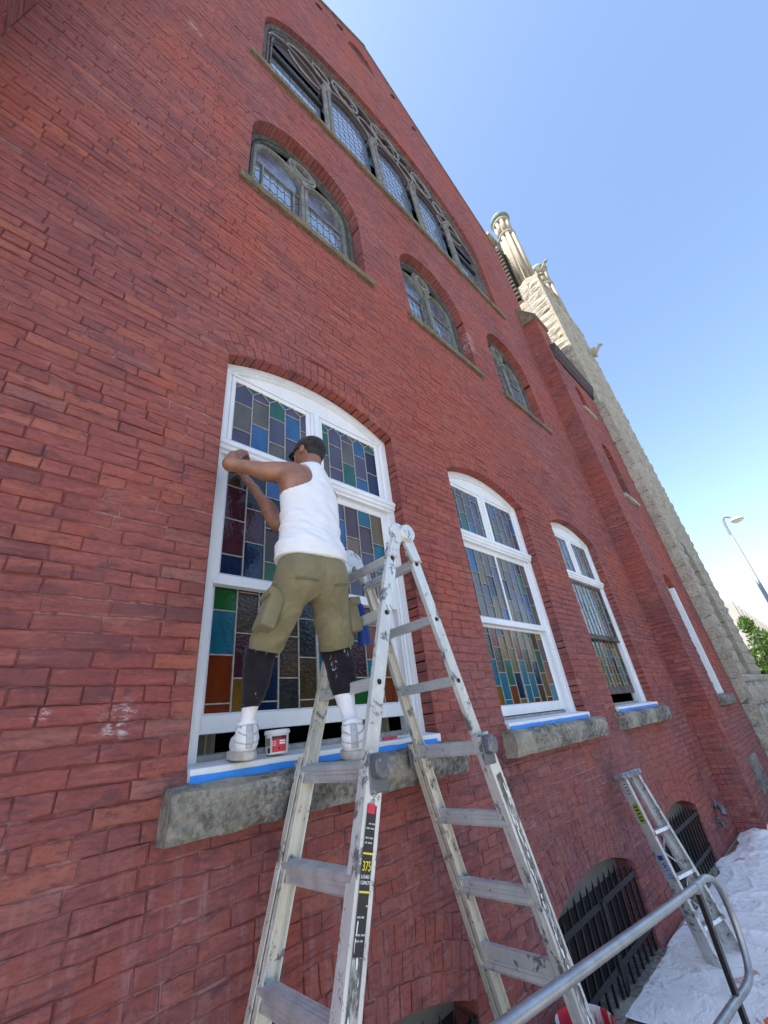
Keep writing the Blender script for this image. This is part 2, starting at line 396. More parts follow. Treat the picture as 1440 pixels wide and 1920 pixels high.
def lay(u0, u1, v0, v1, fr, openings=(), n0=0., bucket='wall', top=None, phase=0, ret=0.0):
    k = 0; v = v0
    while v < v1 - .02:
        za, zb = v + JT / 2, v + COURSE - JT / 2; zm = (za + zb) / 2
        wob = lambda u: .0035 * math.sin(u * 1.3 + k * .7) + .002 * math.sin(u * 4.1 + k)
        spans = [[u0, u0, u1, u1]]            # left at bottom, left at top, right at bottom, right at top
        if top is not None:
            a, b = top(za), top(zb)
            if a is None: break
            b = b if b is not None else a
            spans = [[max(u0, a[0]), max(u0, b[0]), min(u1, a[1]), min(u1, b[1])]]
        edge = set()
        for op in openings:
            ha, hb = op.half(za, op.T), op.half(zb, op.T)
            if ha is None and hb is None: continue
            if ha is None: ha = hb
            if hb is None: hb = 0.0
            l = (op.c - ha - JT * .6, op.c - hb - JT * .6); r = (op.c + ha + JT * .6, op.c + hb + JT * .6); ns = []
            for s in spans:
                if r[0] <= s[0] or l[0] >= s[2]: ns.append(s); continue
                if l[0] - s[0] > .02: ns.append([s[0], s[1], l[0], l[1]]); edge.add((round(l[0], 4), 'r'))
                if s[2] - r[0] > .02: ns.append([r[0], r[1], s[2], s[3]]); edge.add((round(r[0], 4), 'l'))
            spans = ns
        header = (k + phase) % 7 == 3
        L = .108 if header else .222
        for s in spans:
            if s[2] - s[0] < .015: continue
            u = math.floor(s[0] / L) * L + (L * .5 if (k % 2) else 0) + (.06 if header else 0) - L
            cuts = []
            while u < s[2]:
                u += L * (1 + random.uniform(-.055, .055)) if random.random() > .04 else L * .5
                if s[0] + .05 < u < s[2] - .05: cuts.append(u)
            ee = [None] + cuts + [None]
            for i in range(len(ee) - 1):
                a, b = ee[i], ee[i + 1]
                la, lb = (s[0], s[1]) if a is None else (a + JT / 2, a + JT / 2)
                ra, rb = (s[2], s[3]) if b is None else (b - JT / 2, b - JT / 2)
                if ra - la < .012 and rb - lb < .012: continue
                jamb = (a is None and (round(s[0], 4), 'l') in edge) or (b is None and (round(s[2], 4), 'r') in edge)
                end = (a is None and abs(s[0] - u0) < 1e-6 and ret) or (b is None and abs(s[2] - u1) < 1e-6 and ret)
                put_brick([(la, za + wob(la)), (ra, za + wob(ra)), (rb, zb + wob(rb)), (lb, zb + wob(lb))], fr, n0, .22 if jamb else (ret if end else .05), bucket)
        v += COURSE; k += 1
def rings(op, fr, n0=0., bucket='wall', depth=.22):
    for r in range(op.rings):
        g0, g1 = r * op.t + JT * .3, (r + 1) * op.t - JT * .5
        base = op.arc(400, (g0 + g1) / 2); ln = sum(math.dist(base[i], base[i + 1]) for i in range(400))
        n = max(6, int(ln / .0725)); a = op.arc(n * 20, g0); b = op.arc(n * 20, g1)
        for i in range(n):
            i0, i1 = i * 20 + 1, i * 20 + 19
            put_brick([a[i0], a[i1], b[i1], b[i0]], fr, n0, depth if r == 0 else .05, bucket)
ALLOP = LOW + MID + [BIG, LUN] + BAS
def gable_top(z):
    h = (APEX - .12 - z) / PITCH
    if h <= .1: return None
    return (RX - h, RX + h)
lay(XL, XR, GROUND, APEX - .2, FRONT, ALLOP, top=gable_top, ret=.1)
for op in ALLOP: rings(op, FRONT)
# right buttress: side face towards the camera (x = 8.76) and front face (y = -.37) running on into the annex
BX, BY = 8.76, -.37
SIDE = lambda u, v, n: (BX - n, -u, v)                      # u runs from the wall (0) out to the face
lay(.0, -BY - .002, GROUND, 9.52, SIDE, bucket='buttress', phase=2)
NAR = [Open(10.02, .36, -.06, 2.02, .22, 1, t=.1), Open(10.02, .33, 4.10, 5.45, .24, 1, t=.1), Open(10.02, .27, 6.75, 7.45, .2, 1, t=.1)]
BFRONT = lambda u, v, n: (u, BY - n, v)
def annex_top(z): return (BX + .001, 9.46) if z > 8.0 else (BX + .001, 11.56)
lay(BX, 11.56, GROUND, 9.5, BFRONT, NAR, bucket='buttress', top=annex_top, ret=.1)
for op in NAR: rings(op, BFRONT, bucket='buttress', depth=.2)
# left buttress: only its inner side is in view
LSIDE = lambda u, v, n: (XL + n, -u, v)
lay(.0, .37, GROUND, 9.52, LSIDE, bucket='left_buttress', phase=4)

church = empty('church_building', (4.0, 0, GROUND))
tag(church, 'tall red brick church gable with arched stained glass windows', 'church')
def backing(ops, x0, x1, z0, z1, y, top=None, fine=.0169, yback=None):
    """mortar plane behind the bricks, with the openings left out"""
    m = MB(); z = z0; grid = set()
    while z < z1 - 1e-6:
        zt = min(z + fine, z1); a0 = [x0, x0, x1, x1]
        if top is not None:
            a, b = top(z + 1e-4), top(zt)
            if a is None: break
            b = b or a; a0 = [max(x0, a[0]), max(x0, b[0]), min(x1, a[1]), min(x1, b[1])]
        sp = [a0]
        for op in ops:
            ha, hb = op.half(z + 1e-5), op.half(zt - 1e-5)
            if ha is None and hb is None: continue
            ha = hb if ha is None else ha; hb = 0. if hb is None else hb; ns = []
            for s in sp:
                if op.c + ha <= s[0] or op.c - ha >= s[2]: ns.append(s); continue
                ns.append([s[0], s[1], op.c - ha, op.c - hb]); ns.append([op.c + ha, op.c + hb, s[2], s[3]])
            sp = ns
        for s in sp:
            if s[2] - s[0] > 1e-4: m.add([(s[0], y, z), (s[2], y, z), (s[3], y, zt), (s[1], y, zt)], [(0, 1, 2, 3)])
        z = zt
    return m
wall_o = backing(ALLOP, XL - .6, XR, GROUND - .3, APEX, .0075, top=gable_top).build('gable_wall', M['mortar'], church)
mb = backing(NAR, BX, 11.56, GROUND - .3, 9.5, BY + .009, top=annex_top)
mb.add([(BX + .0065, BY + .01, GROUND - .3), (BX + .0065, .02, GROUND - .3), (BX + .0065, .02, 9.5), (BX + .0065, BY + .01, 9.5)], [(0, 1, 2, 3)])
butt_o = mb.build('buttress', M['mortar'], church)
mb = MB(); mb.box((XL - 1.0, BY, GROUND - .3), (XL - .0065, .02, 9.52)); lbutt_o = mb.build('buttress', M['mortar'], church)
order = sorted(range(len(BRK)), key=lambda i: -BRK[i][1])
single = set(order[:300])
par = dict(wall=wall_o, buttress=butt_o, left_buttress=lbutt_o); bulk = dict(wall=MB(), buttress=MB(), left_buttress=MB())
for i, (vs_, area, bucket, ff, ctr_) in enumerate(BRK):
    if i in single:
        b = MB(); b.add(vs_, ff); b.build('brick', M['brick'], par[bucket], origin=ctr_)
    else: bulk[bucket].add(vs_, ff)
for k, b in bulk.items():
    if b.v: tag(b.build('brickwork', M['brick'], par[k]), kind='stuff')

# ------------------------------------------------------------------ church body, roof, coping
b = MB()
for x in (XL - .55, XR - .011): b.add([(x, .0, GROUND - .3), (x, 24, GROUND - .3), (x, 24, roofz(x)), (x, .0, roofz(x))], [(0, 1, 2, 3)])
b.add([(XL - .55, 24, GROUND - .3), (XR, 24, GROUND - .3), (XR, 24, roofz(XR)), (RX, 24, APEX), (XL - .55, 24, roofz(XL - .55))], [(0, 1, 2, 3, 4)])
b.build('side_wall', M['brick'], church)
M['slate'] = simple('roof_slate', (.07, .07, .075), .7, 0, .3, 8, .4)
b = MB()
for s in (-1, 1):
    e = XR if s > 0 else XL - .6
    b.add([(RX, .2, APEX), (e, .2, roofz(e)), (e, 24.1, roofz(e)), (RX, 24.1, APEX)], [(0, 1, 2, 3)])
b.build('roof', M['slate'], church)
for s in (-1, 1):
    e = XR + .04 if s > 0 else XL - .6
    b = MB(); b.sweep([(RX, .12, APEX + .02), (e, .12, roofz(e) + .02)], [(-.16, -.10), (.145, -.10), (.145, .0), (-.16, .0)], up=(0, 0, 1))
    b.build('coping', M['brownstone'], church)
M['dark_iron'] = simple('rusted_iron', (.05, .035, .03), .8, .2, .4, 20)
for ax, az in ((2.12, 16.74), (2.87, 17.5), (4.95, 17.36), (5.75, 16.6)):
    b = MB(); b.bar((ax - .10, -.02, az - .10), (ax + .10, -.02, az + .10), .03, .03, (0, 1, 0)); b.bar((ax - .02, -.025, az + .10), (ax + .06, -.025, az - .04), .03, .025, (0, 1, 0))
    b.build('wall_anchor', M['dark_iron'], church)
# lunette vent high in the gable
b = MB(); b.prism(LUN.arc(24) , .15, .17); lv = b.build('gable_vent', M['black'], church)
for i in range(6):
    z = LUN.z0 + .08 + i * .13; h = LUN.half(z) - .03
    b = MB(); b.bar((LUN.c - h, .1, z), (LUN.c + h, .1, z), .09, .014, (0, -.5, 1)); b.build('louver', M['traceryd'], lv)
# buttress caps, annex cornice
b = MB()
b.add([(BX - .05, BY - .05, 9.50), (9.50, BY - .05, 9.50), (9.50, .01, 9.50), (BX - .05, .01, 9.50),
       (BX - .05, BY - .05, 9.62), (9.50, BY - .05, 9.62), (9.50, .01, 10.32), (BX - .05, .01, 10.32)],
      [(0, 3, 2, 1), (4, 5, 6, 7), (0, 1, 5, 4), (1, 2, 6, 5), (2, 3, 7, 6), (3, 0, 4, 7)])
b.build('buttress_cap', M['brownstone'], butt_o, bevel=.02)
M['cornice'] = simple('dark_brown_cornice', (.045, .028, .026), .5, 0, .3, 10)
b = MB()
prof = [(0, 8.10), (-.03, 8.10), (-.03, 8.16), (-.055, 8.17), (-.055, 8.25), (-.085, 8.26), (-.085, 8.34), (-.11, 8.36), (-.11, 8.43), (-.14, 8.45), (-.14, 8.52), (0, 8.55)]
b.add([(x, BY + a, z) for x in (8.95, 11.545) for a, z in prof], [(i, (i + 1) % 12, (i + 1) % 12 + 12, i + 12) for i in range(12)] + [tuple(range(12))[::-1], tuple(range(12, 24))])
b.build('cornice', M['cornice'], church)
b = MB(); b.box((9.40, BY + .02, GROUND - .2), (11.6, 6.0, 8.6)); 
b = MB(); b.add([(9.3, BY, 8.64), (11.6, BY, 8.64), (11.6, 5, 8.7), (9.3, 5, 8.7)], [(0, 1, 2, 3)]); b.add([(9.3, 5, GROUND), (11.6, 5, GROUND), (11.6, 5, 8.7), (9.3, 5, 8.7)], [(0, 1, 2, 3)])
b.build('annex_roof', M['slate'], church)
b = MB(); b.box((9.60, BY - .028, -1.52), (10.33, BY + .02, -1.02)); b.build('stone_plaque', M['sill'], church, bevel=.008)

# ------------------------------------------------------------------ window sills of rock-faced stone
def rock_sill(x0, x1, z0, z1, yout, mat, parent, rough=.016, nx=26, label=None, y0=0.0):
    b = MB(); nx = max(8, int((x1 - x0) / .06)); prof = []
    m = 11
    for i in range(m):                                # round the nose from the bottom back edge to the top back edge
        t = i / (m - 1)
        if t < .2: prof.append((y0 + (-yout * .80) * (t / .2), z0))
        elif t < .75: a = (t - .2) / .55; prof.append((y0 - yout * (.80 + .20 * math.sin(a * math.pi * .85)), z0 + (z1 - z0) * (a * .92)))
        else: a = (t - .75) / .25; prof.append((y0 - yout * .86 * (1 - a) + .10 * a, z1 - (z1 - z0) * .06 * (1 - a)))
    vv = []
    for i in range(nx + 1):
        x = x0 + (x1 - x0) * i / nx
        for k, (y, z) in enumerate(prof):
            w = 1.0 if 1 < k < m - 2 else .25
            if i in (0, nx): w *= .3
            d = mnoise.noise(Vector((x * 9, z * 14, k * .9))) + .5 * mnoise.noise(Vector((x * 23, z * 30, 4.2)))
            e = mnoise.noise(Vector((x * 7 + 9, k * 1.1, 2.1)))
            vv.append((x, y - d * rough * w, z + e * rough * .7 * w))
    ff = [(i * m + k, (i + 1) * m + k, (i + 1) * m + k + 1, i * m + k + 1) for i in range(nx) for k in range(m - 1)]
    ff += [tuple(range(m))[::-1], tuple(nx * m + k for k in range(m))]
    b.add(vv, ff); o = b.build('stone_sill', mat, parent)
    if label: o['label'] = label
    return o

# ------------------------------------------------------------------ stained glass
FULL = .137
def leaded(parent, x0, x1, z0, z1, y, cols, ph, pointed, colour, bump_y=.006, first_half=None, hpane=.237, center_bar=False, cw=.0075):
    """panes in upright columns, joints staggered; colour(col, row) names the glass"""
    xs = [x0] + list(cols) + [x1]; cm = MB(); yf = y - .004
    vz = z1 - .058                                      # valleys of the pointed heads
    for c in range(len(xs) - 1):
        a, b_ = xs[c], xs[c + 1]; full = b_ - a > FULL * .8
        zz = []; z = z1 - (ph[0] if c % 2 == 0 else ph[1])
        while z > z0 + .035: zz.append(z); z -= hpane
        lv = [z1] + zz + [z0]
        for r in range(len(lv) - 1):
            t, bt = lv[r], lv[r + 1]; g = cw * .28
            if pointed and r == 0:
                mid = (a + b_) / 2 if full else (b_ if c == 0 else a)
                if full: poly = [(a + g, bt + g), (b_ - g, bt + g), (b_ - g, vz), (mid, z1 - .004), (a + g, vz)]
                elif c == 0: poly = [(a + g, bt + g), (b_ - g, bt + g), (b_ - g, vz), (a + g, z1 - .012)]
                else: poly = [(a + g, bt + g), (b_ - g, bt + g), (b_ - g, z1 - .012), (a + g, vz)]
            else: poly = [(a + g, bt + g), (b_ - g, bt + g), (b_ - g, t - g), (a + g, t - g)]
            p = MB(); p.prism(poly, y, y + .005)
            tilt = random.gauss(0, .006)
            p.v = [(q[0], q[1] + (q[2] - bt) * tilt, q[2]) for q in p.v]
            cx = sum(q[0] for q in poly) / len(poly); cz = sum(q[1] for q in poly) / len(poly)
            p.build('pane', GL[colour(c, r)], parent, origin=(cx, y, cz))
            if r: cm.bar((a, yf, t), (b_, yf, t), cw * .85, .007, (0, 1, 0))
        if c: cm.bar((a, yf - .001, z0), (a, yf - .001, vz if pointed else z1), cw, .008, (0, 1, 0))
        if pointed:
            mid = (a + b_) / 2
            if full:
                cm.bar((a, yf, vz), (mid, yf, z1), cw * .8, .007, (0, 1, 0)); cm.bar((mid, yf, z1), (b_, yf, vz), cw * .8, .007, (0, 1, 0))
            elif c == 0: cm.bar((a, yf, z1), (b_, yf, vz), cw * .8, .007, (0, 1, 0))
            else: cm.bar((a, yf, vz), (b_, yf, z1), cw * .8, .007, (0, 1, 0))
            # triangles of glass between the heads
            if c:
                w = FULL * .5 - .006
                l_ = min(w, a - xs[c - 1] - .004) if xs[c] - xs[c - 1] > FULL * .8 else xs[c] - xs[c - 1] - .004; r_ = w if full else b_ - a - .004
                p = MB(); p.prism([(a, vz + .008), (a + r_, z1 - .001), (a - l_, z1 - .001)], y + .001, y + .005)
                p.build('pane', GL[colour(c, -1)], parent, origin=(a, y, z1 - .02))
    if center_bar:
        mx = (x0 + x1) / 2; cm.bar((mx, yf - .002, z0), (mx, yf - .002, z1), .017, .012, (0, 1, 0))
    return cm.build('came', M['lead'], parent)
def frame_rect(x0, x1, z0, z1, wl, wr, wb, wt, y0, y1, mb):
    """rectangular sash: stiles and rails butted, y0 front y1 back"""
    mb.box((x0, y0, z0), (x0 + wl, y1, z1)); mb.box((x1 - wr, y0, z0), (x1, y1, z1))
    mb.box((x0 + wl, y0 + .002, z0), (x1 - wr, y1 - .002, z0 + wb)); mb.box((x0 + wl, y0 + .002, z1 - wt), (x1 - wr, y1 - .002, z1))
def bead(x0, x1, z0, z1, y, w, mb):
    """small sloping putty bead round a pane field"""
    o = [(x0, z0), (x1, z0), (x1, z1), (x0, z1)]; i_ = [(x0 + w, z0 + w), (x1 - w, z0 + w), (x1 - w, z1 - w), (x0 + w, z1 - w)]
    vv = [(a, y, c) for a, c in o] + [(a, y + w, c) for a, c in i_]
    mb.add(vv, [(k, (k + 1) % 4, (k + 1) % 4 + 4, k + 4) for k in range(4)])
PALT = ['purple', 'taupe', 'purple', 'blue', 'green', 'purple', 'taupe', 'blue']
PALL = ['maroon', 'dkblue', 'amber', 'olive', 'brown', 'teal', 'red', 'olive', 'green', 'amber', 'brown', 'teal', 'dkgreen', 'olive']
PALM = ['purple', 'taupe', 'blue', 'taupe', 'purple', 'green', 'olive', 'dkblue', 'rose', 'tan', 'taupe']
W1T = {0: {0: ['purple', 'taupe', 'purple'], 1: ['purple', 'taupe', 'blue'], 2: ['green', 'purple', 'taupe'], 3: ['purple', 'blue', 'purple'], 4: ['purple', 'taupe', 'purple']},
       1: {0: ['green', 'green', 'taupe'], 1: ['purple', 'purple', 'purple'], 2: ['purple', 'taupe', 'green'], 3: ['blue', 'purple', 'blue'], 4: ['green', 'dkpurple', 'dkblue']}}
W1U = {0: ['brown', 'maroon', 'maroon', 'dkblue'], 1: ['slate', 'maroon', 'dkblue', 'amber'], 2: ['blue', 'slate', 'brown', 'dkgreen'], 3: ['purple', 'slate', 'dkblue', 'green'],
       4: ['taupe', 'purple', 'blue', 'purple'], 5: ['blue', 'purple', 'dkblue', 'purple'], 6: ['purple', 'blue', 'purple', 'dkblue'], 7: ['rose', 'tan', 'purple', 'teal'],
       8: ['teal', 'rose', 'purple', 'taupe'], 9: ['olive', 'teal', 'taupe', 'slate']}
W1L = {0: ['dkgreen', 'teal', 'red'], 1: ['dkpurple', 'brown', 'maroon', 'amber'], 2: ['brown', 'slate', 'dkblue'], 3: ['dkblue', 'brown', 'brown', 'slate'], 4: ['slate', 'slate', 'brown'],
       5: ['taupe', 'slate', 'teal', 'brown'], 6: ['brown', 'maroon', 'teal'], 7: ['teal', 'brown', 'maroon', 'dkgreen'], 8: ['olive', 'red', 'teal'], 9: ['teal', 'brown', 'amber', 'red']}
LABW = ['white framed stained glass window the man on the ladder is working on', 'middle white framed stained glass window right of the tall ladder', 'white framed stained glass window nearest the buttress']
def low_window(idx):
    op = LOW[idx]; c = op.c; Y = .105; x0, x1 = c - op.hw, c + op.hw
    rs = random.Random(40 + idx)
    # fixed frame: jambs, head panel with arched moulding, mullion
    f = MB()
    jw = .052
    for s in (-1, 1):
        a = c + s * op.hw; 
        lo, hi = sorted((a, a - s * jw)); f.box((lo, Y, -.03), (hi, Y + .16, 2.53))
        lo, hi = sorted((a - s * jw, a - s * (jw + .022))); f.box((lo, Y + .018, -.03), (hi, Y + .15, 2.47))
        lo, hi = sorted((a - s * (jw + .022), a - s * (jw + .036))); f.box((lo, Y + .032, -.03), (hi, Y + .14, 2.46))
    # tympanum board following the arch
    arc = op.arc(28, -.004); f.prism([(x0 + jw, 2.42), (x1 - jw, 2.42)] + [p for p in arc[::-1] if x0 + jw <= p[0] <= x1 - jw], Y + .03, Y + .10)
    for g, w, dy in ((-.028, .05, .0), (-.066, .024, .014)):       # arched mouldings
        pts = [(x, Y + .02 + dy, z) for x, z in op.arc(28, g)]
        f.sweep(pts, [(-.03, -w / 2), (.03, -w / 2), (.02, w / 2), (-.02, w / 2)], up=(0, 0, 1))
    f.box((x0 + .09, Y + .012, 2.425), (x1 - .09, Y + .05, 2.445))
    wroot = f.build('window', M['paint'], church); wroot['label'] = LABW[idx]
    def sub(mb, nm, mat=None, bev=.003): return mb.build(nm, mat or M['paint'], wroot, bevel=bev)
    # mullion between the transom lights and the transom bar
    m = MB(); m.box((c - .045, Y + .012, 1.80), (c + .045, Y + .11, 2.422)); m.box((c - .018, Y - .004, 1.80), (c + .018, Y + .012, 2.42)); sub(m, 'mullion')
    m = MB(); prof = [(Y + .09, 1.685), (Y - .005, 1.685), (Y - .005, 1.705), (Y - .022, 1.715), (Y - .022, 1.738), (Y - .036, 1.748), (Y - .036, 1.775), (Y - .014, 1.798), (Y + .09, 1.802)]
    n = len(prof); m.add([(x, a, z) for x in (x0 + .006, x1 - .006) for a, z in prof], [(i, i + n, (i + 1) % n + n, (i + 1) % n) for i in range(n)] + [tuple(range(n)), tuple(range(2 * n - 1, n - 1, -1))])
    sub(m, 'transom_bar')
    # transom sashes
    for s in (0, 1):
        a, b_ = (x0 + .088, c - .046) if s == 0 else (c + .046, x1 - .088)
        m = MB(); frame_rect(a, b_, 1.803, 2.424, .026, .03, .034, .026, Y + .022, Y + .07, m); bead(a + .026, b_ - .03, 1.837, 2.398, Y + .024, .008, m); sub(m, 'transom_sash')
        g0, g1 = a + .030, b_ - .034
        cols = [g0 + FULL * k for k in range(1, 5) if g0 + FULL * k < g1 - .02] if s == 0 else [g1 - FULL * k for k in range(4, 0, -1) if g1 - FULL * k > g0 + .02]
        tbl = W1T[s] if idx == 0 else None
        def col(cc, r, tbl=tbl):
            if r < 0: return rs.choice(['purple', 'blue', 'taupe', 'green'])
            if tbl: t = tbl[min(cc, 4)]; return t[min(r, len(t) - 1)]
            return rs.choice(PALT)
        leaded(wroot, g0, g1, 1.841, 2.394, Y + .036, cols, (.20, .10) if s == 0 else (.10, .20), True, col)
    # upper sash (in front) and lower sash (behind)
    sx0, sx1 = x0 + .088, x1 - .088
    lift = (.093, .012, .115)[idx]
    m = MB(); frame_rect(sx0, sx1, .832, 1.686, .03, .036, .058, .045, Y + .036, Y + .076, m); bead(sx0 + .03, sx1 - .036, .89, 1.641, Y + .038, .008, m)
    m.box((sx0 - .01, Y + .026, .826), (sx1 + .006, Y + .08, .846)); us = sub(m, 'upper_sash', M['paint'] if idx < 2 else M['traceryd'])
    w = (sx1 - sx0 - .074) / 10
    def colU(cc, r):
        if idx == 0: t = W1U[cc]; return t[min(r, len(t) - 1)]
        return rs.choice(PALM if idx == 1 else PALM[:6] + ['slate', 'brown'])
    gx0, gx1 = sx0 + .034, sx1 - .040; cols = [gx0 + w * k for k in range(1, 10)]
    leaded(wroot, gx0, gx1, .894, 1.637, Y + .052, cols, (.145, .275), False, colU)
    if idx == 1:
        m = MB(); m.box((c - .012, Y + .034, .89), (c + .012, Y + .05, 1.641)); sub(m, 'muntin')
    m = MB(); zt = .86 + lift - .05
    frame_rect(sx0, sx1, lift, zt + .02, .03, .036, .082, .03, Y + .082, Y + .122, m); bead(sx0 + .03, sx1 - .036, lift + .082, zt - .01, Y + .084, .008, m)
    ls = sub(m, 'lower_sash', M['paint'] if idx < 2 else M['traceryd'])
    def colL(cc, r):
        if idx == 0: t = W1L[cc]; return t[min(r, len(t) - 1)]
        return rs.choice(PALL)
    leaded(wroot, gx0, gx1, lift + .086, zt - .014, Y + .096, cols, (.19, .07), False, colL, center_bar=True)
    # wooden sill and stop inside
    m = MB(); m.add([(x, a, z) for x in (x0 + .003, x1 - .003) for a, z in [(-.028, -.088), (-.030, -.040), (.10, -.022), (.30, -.018), (.30, -.088)]],
                    [(0, 5, 6, 1), (1, 6, 7, 2), (2, 7, 8, 3), (3, 8, 9, 4), (4, 9, 5, 0), (0, 1, 2, 3, 4), (9, 8, 7, 6, 5)])
    sub(m, 'window_sill', bev=.006)
    m = MB(); m.box((x0 + .05, Y + .075, -.021), (x1 - .05, Y + .085, .004)); m.box((x0 + .05, Y + .13, -.019), (x1 - .05, Y + .145, .010)); sub(m, 'sill_track', M['lead'])
    lab = None
    rock_sill(c - .895, c + .955, -.272, -.083, .115, M['sill'], wroot)
    # tape along the joint of sill and stone
    t = MB(); N_ = 26; vv = []
    for k in range(N_ + 1):
        x = x0 + (x1 - .05 - x0) * k / N_; j = lambda q: rs.gauss(0, q)
        vv += [(x, -.0335, -.064 + j(.0012)), (x, -.0358, -.093), (x, -.066 + j(.003), -.1045 + j(.0018))]
    t.add(vv, [(3 * k + r_, 3 * k + r_ + 1, 3 * k + r_ + 4, 3 * k + r_ + 3) for k in range(N_) for r_ in (0, 1)])
    tag(t.build('masking_tape', M['tape'], origin=(c, -.035, -.09)), ['strip of blue masking tape on the sill under the man', 'strip of blue masking tape on the middle window sill', 'short strip of blue masking tape on the sill nearest the buttress'][idx], 'tape', 'tape along the window sills')
    # dark room behind the open sash
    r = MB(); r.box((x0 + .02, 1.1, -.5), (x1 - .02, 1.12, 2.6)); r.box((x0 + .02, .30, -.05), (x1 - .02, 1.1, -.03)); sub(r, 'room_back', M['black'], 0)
for i in range(3): low_window(i)

# arched windows of the second tier ------------------------------------------------
M['oldframe'] = stone('weathered_grey_frame', (.055, .058, .054), (.11, .112, .105), (.20, .20, .19), 6, .2, speck=.5)
M['headglass'] = mk_glass('patterned_head_glass', (.085, .10, .135), .06, .7, 22., ior=2.4, var=.6)
LABM = ['arched second tier window above the man', 'arched second tier window in the middle of the wall', 'arched second tier window nearest the buttress']
def hex_glass(parent, x0, x1, z0, z1, y, clip, w, h, mat, border=.0, name='leaded_glass', cmat=None):
    """glass sheet cut to the light, with raised leads in a honeycomb-like pattern"""
    def inside(x, z): return z0 <= z <= clip(x) and x0 <= x <= x1
    g = MB(); n = 24; top = [(x0 + (x1 - x0) * i / n) for i in range(n + 1)]
    g.prism([(x0, z0), (x1, z0)] + [(x, max(z0 + .01, clip(x))) for x in top[::-1]], y, y + .006)
    go = g.build(name, mat, parent)
    l = MB(); nc = max(2, round((x1 - x0) / w)); w = (x1 - x0) / nc; pts = {}
    for i in range(1, nc):
        x = x0 + w * i
        if clip(x) > z0 + .02: l.bar((x, y - .002, z0), (x, y - .002, clip(x)), .0045, .005, (0, 1, 0))
    k = 0; z = z0 + h * .6
    while z < z1:
        for i in range(nc):
            for u in (0, 1):
                xa = x0 + w * (i + u * .5); xb = xa + w * .5; up = (i + u + k) % 2
                za, zb = z + (.25 * h if up else 0), z + (0 if up else .25 * h)
                if inside(xa, za) and inside(xb, zb): l.bar((xa, y - .002, za), (xb, y - .002, zb), .0045, .005, (0, 1, 0))
        z += h; k += 1
    tag(l.build('came', cmat or M['leaddark'], go), kind='stuff')
    return go
def moulded(pts, parts, mb, up=(0, -1, 0)):
    """stack of sweeps: (offset from the line, width, front y offset, depth)"""
    for w, d in parts:
        mb.sweep(pts, [(-w / 2, -d), (w / 2, -d), (w * .42, 0), (w * .25, d * .35), (-w * .25, d * .35), (-w * .42, 0)], up=up)
def arcpts(cx, cz, r, a0, a1, y, n=20): return [(cx + r * math.cos(a0 + (a1 - a0) * i / n), y, cz + r * math.sin(a0 + (a1 - a0) * i / n)) for i in range(n + 1)]
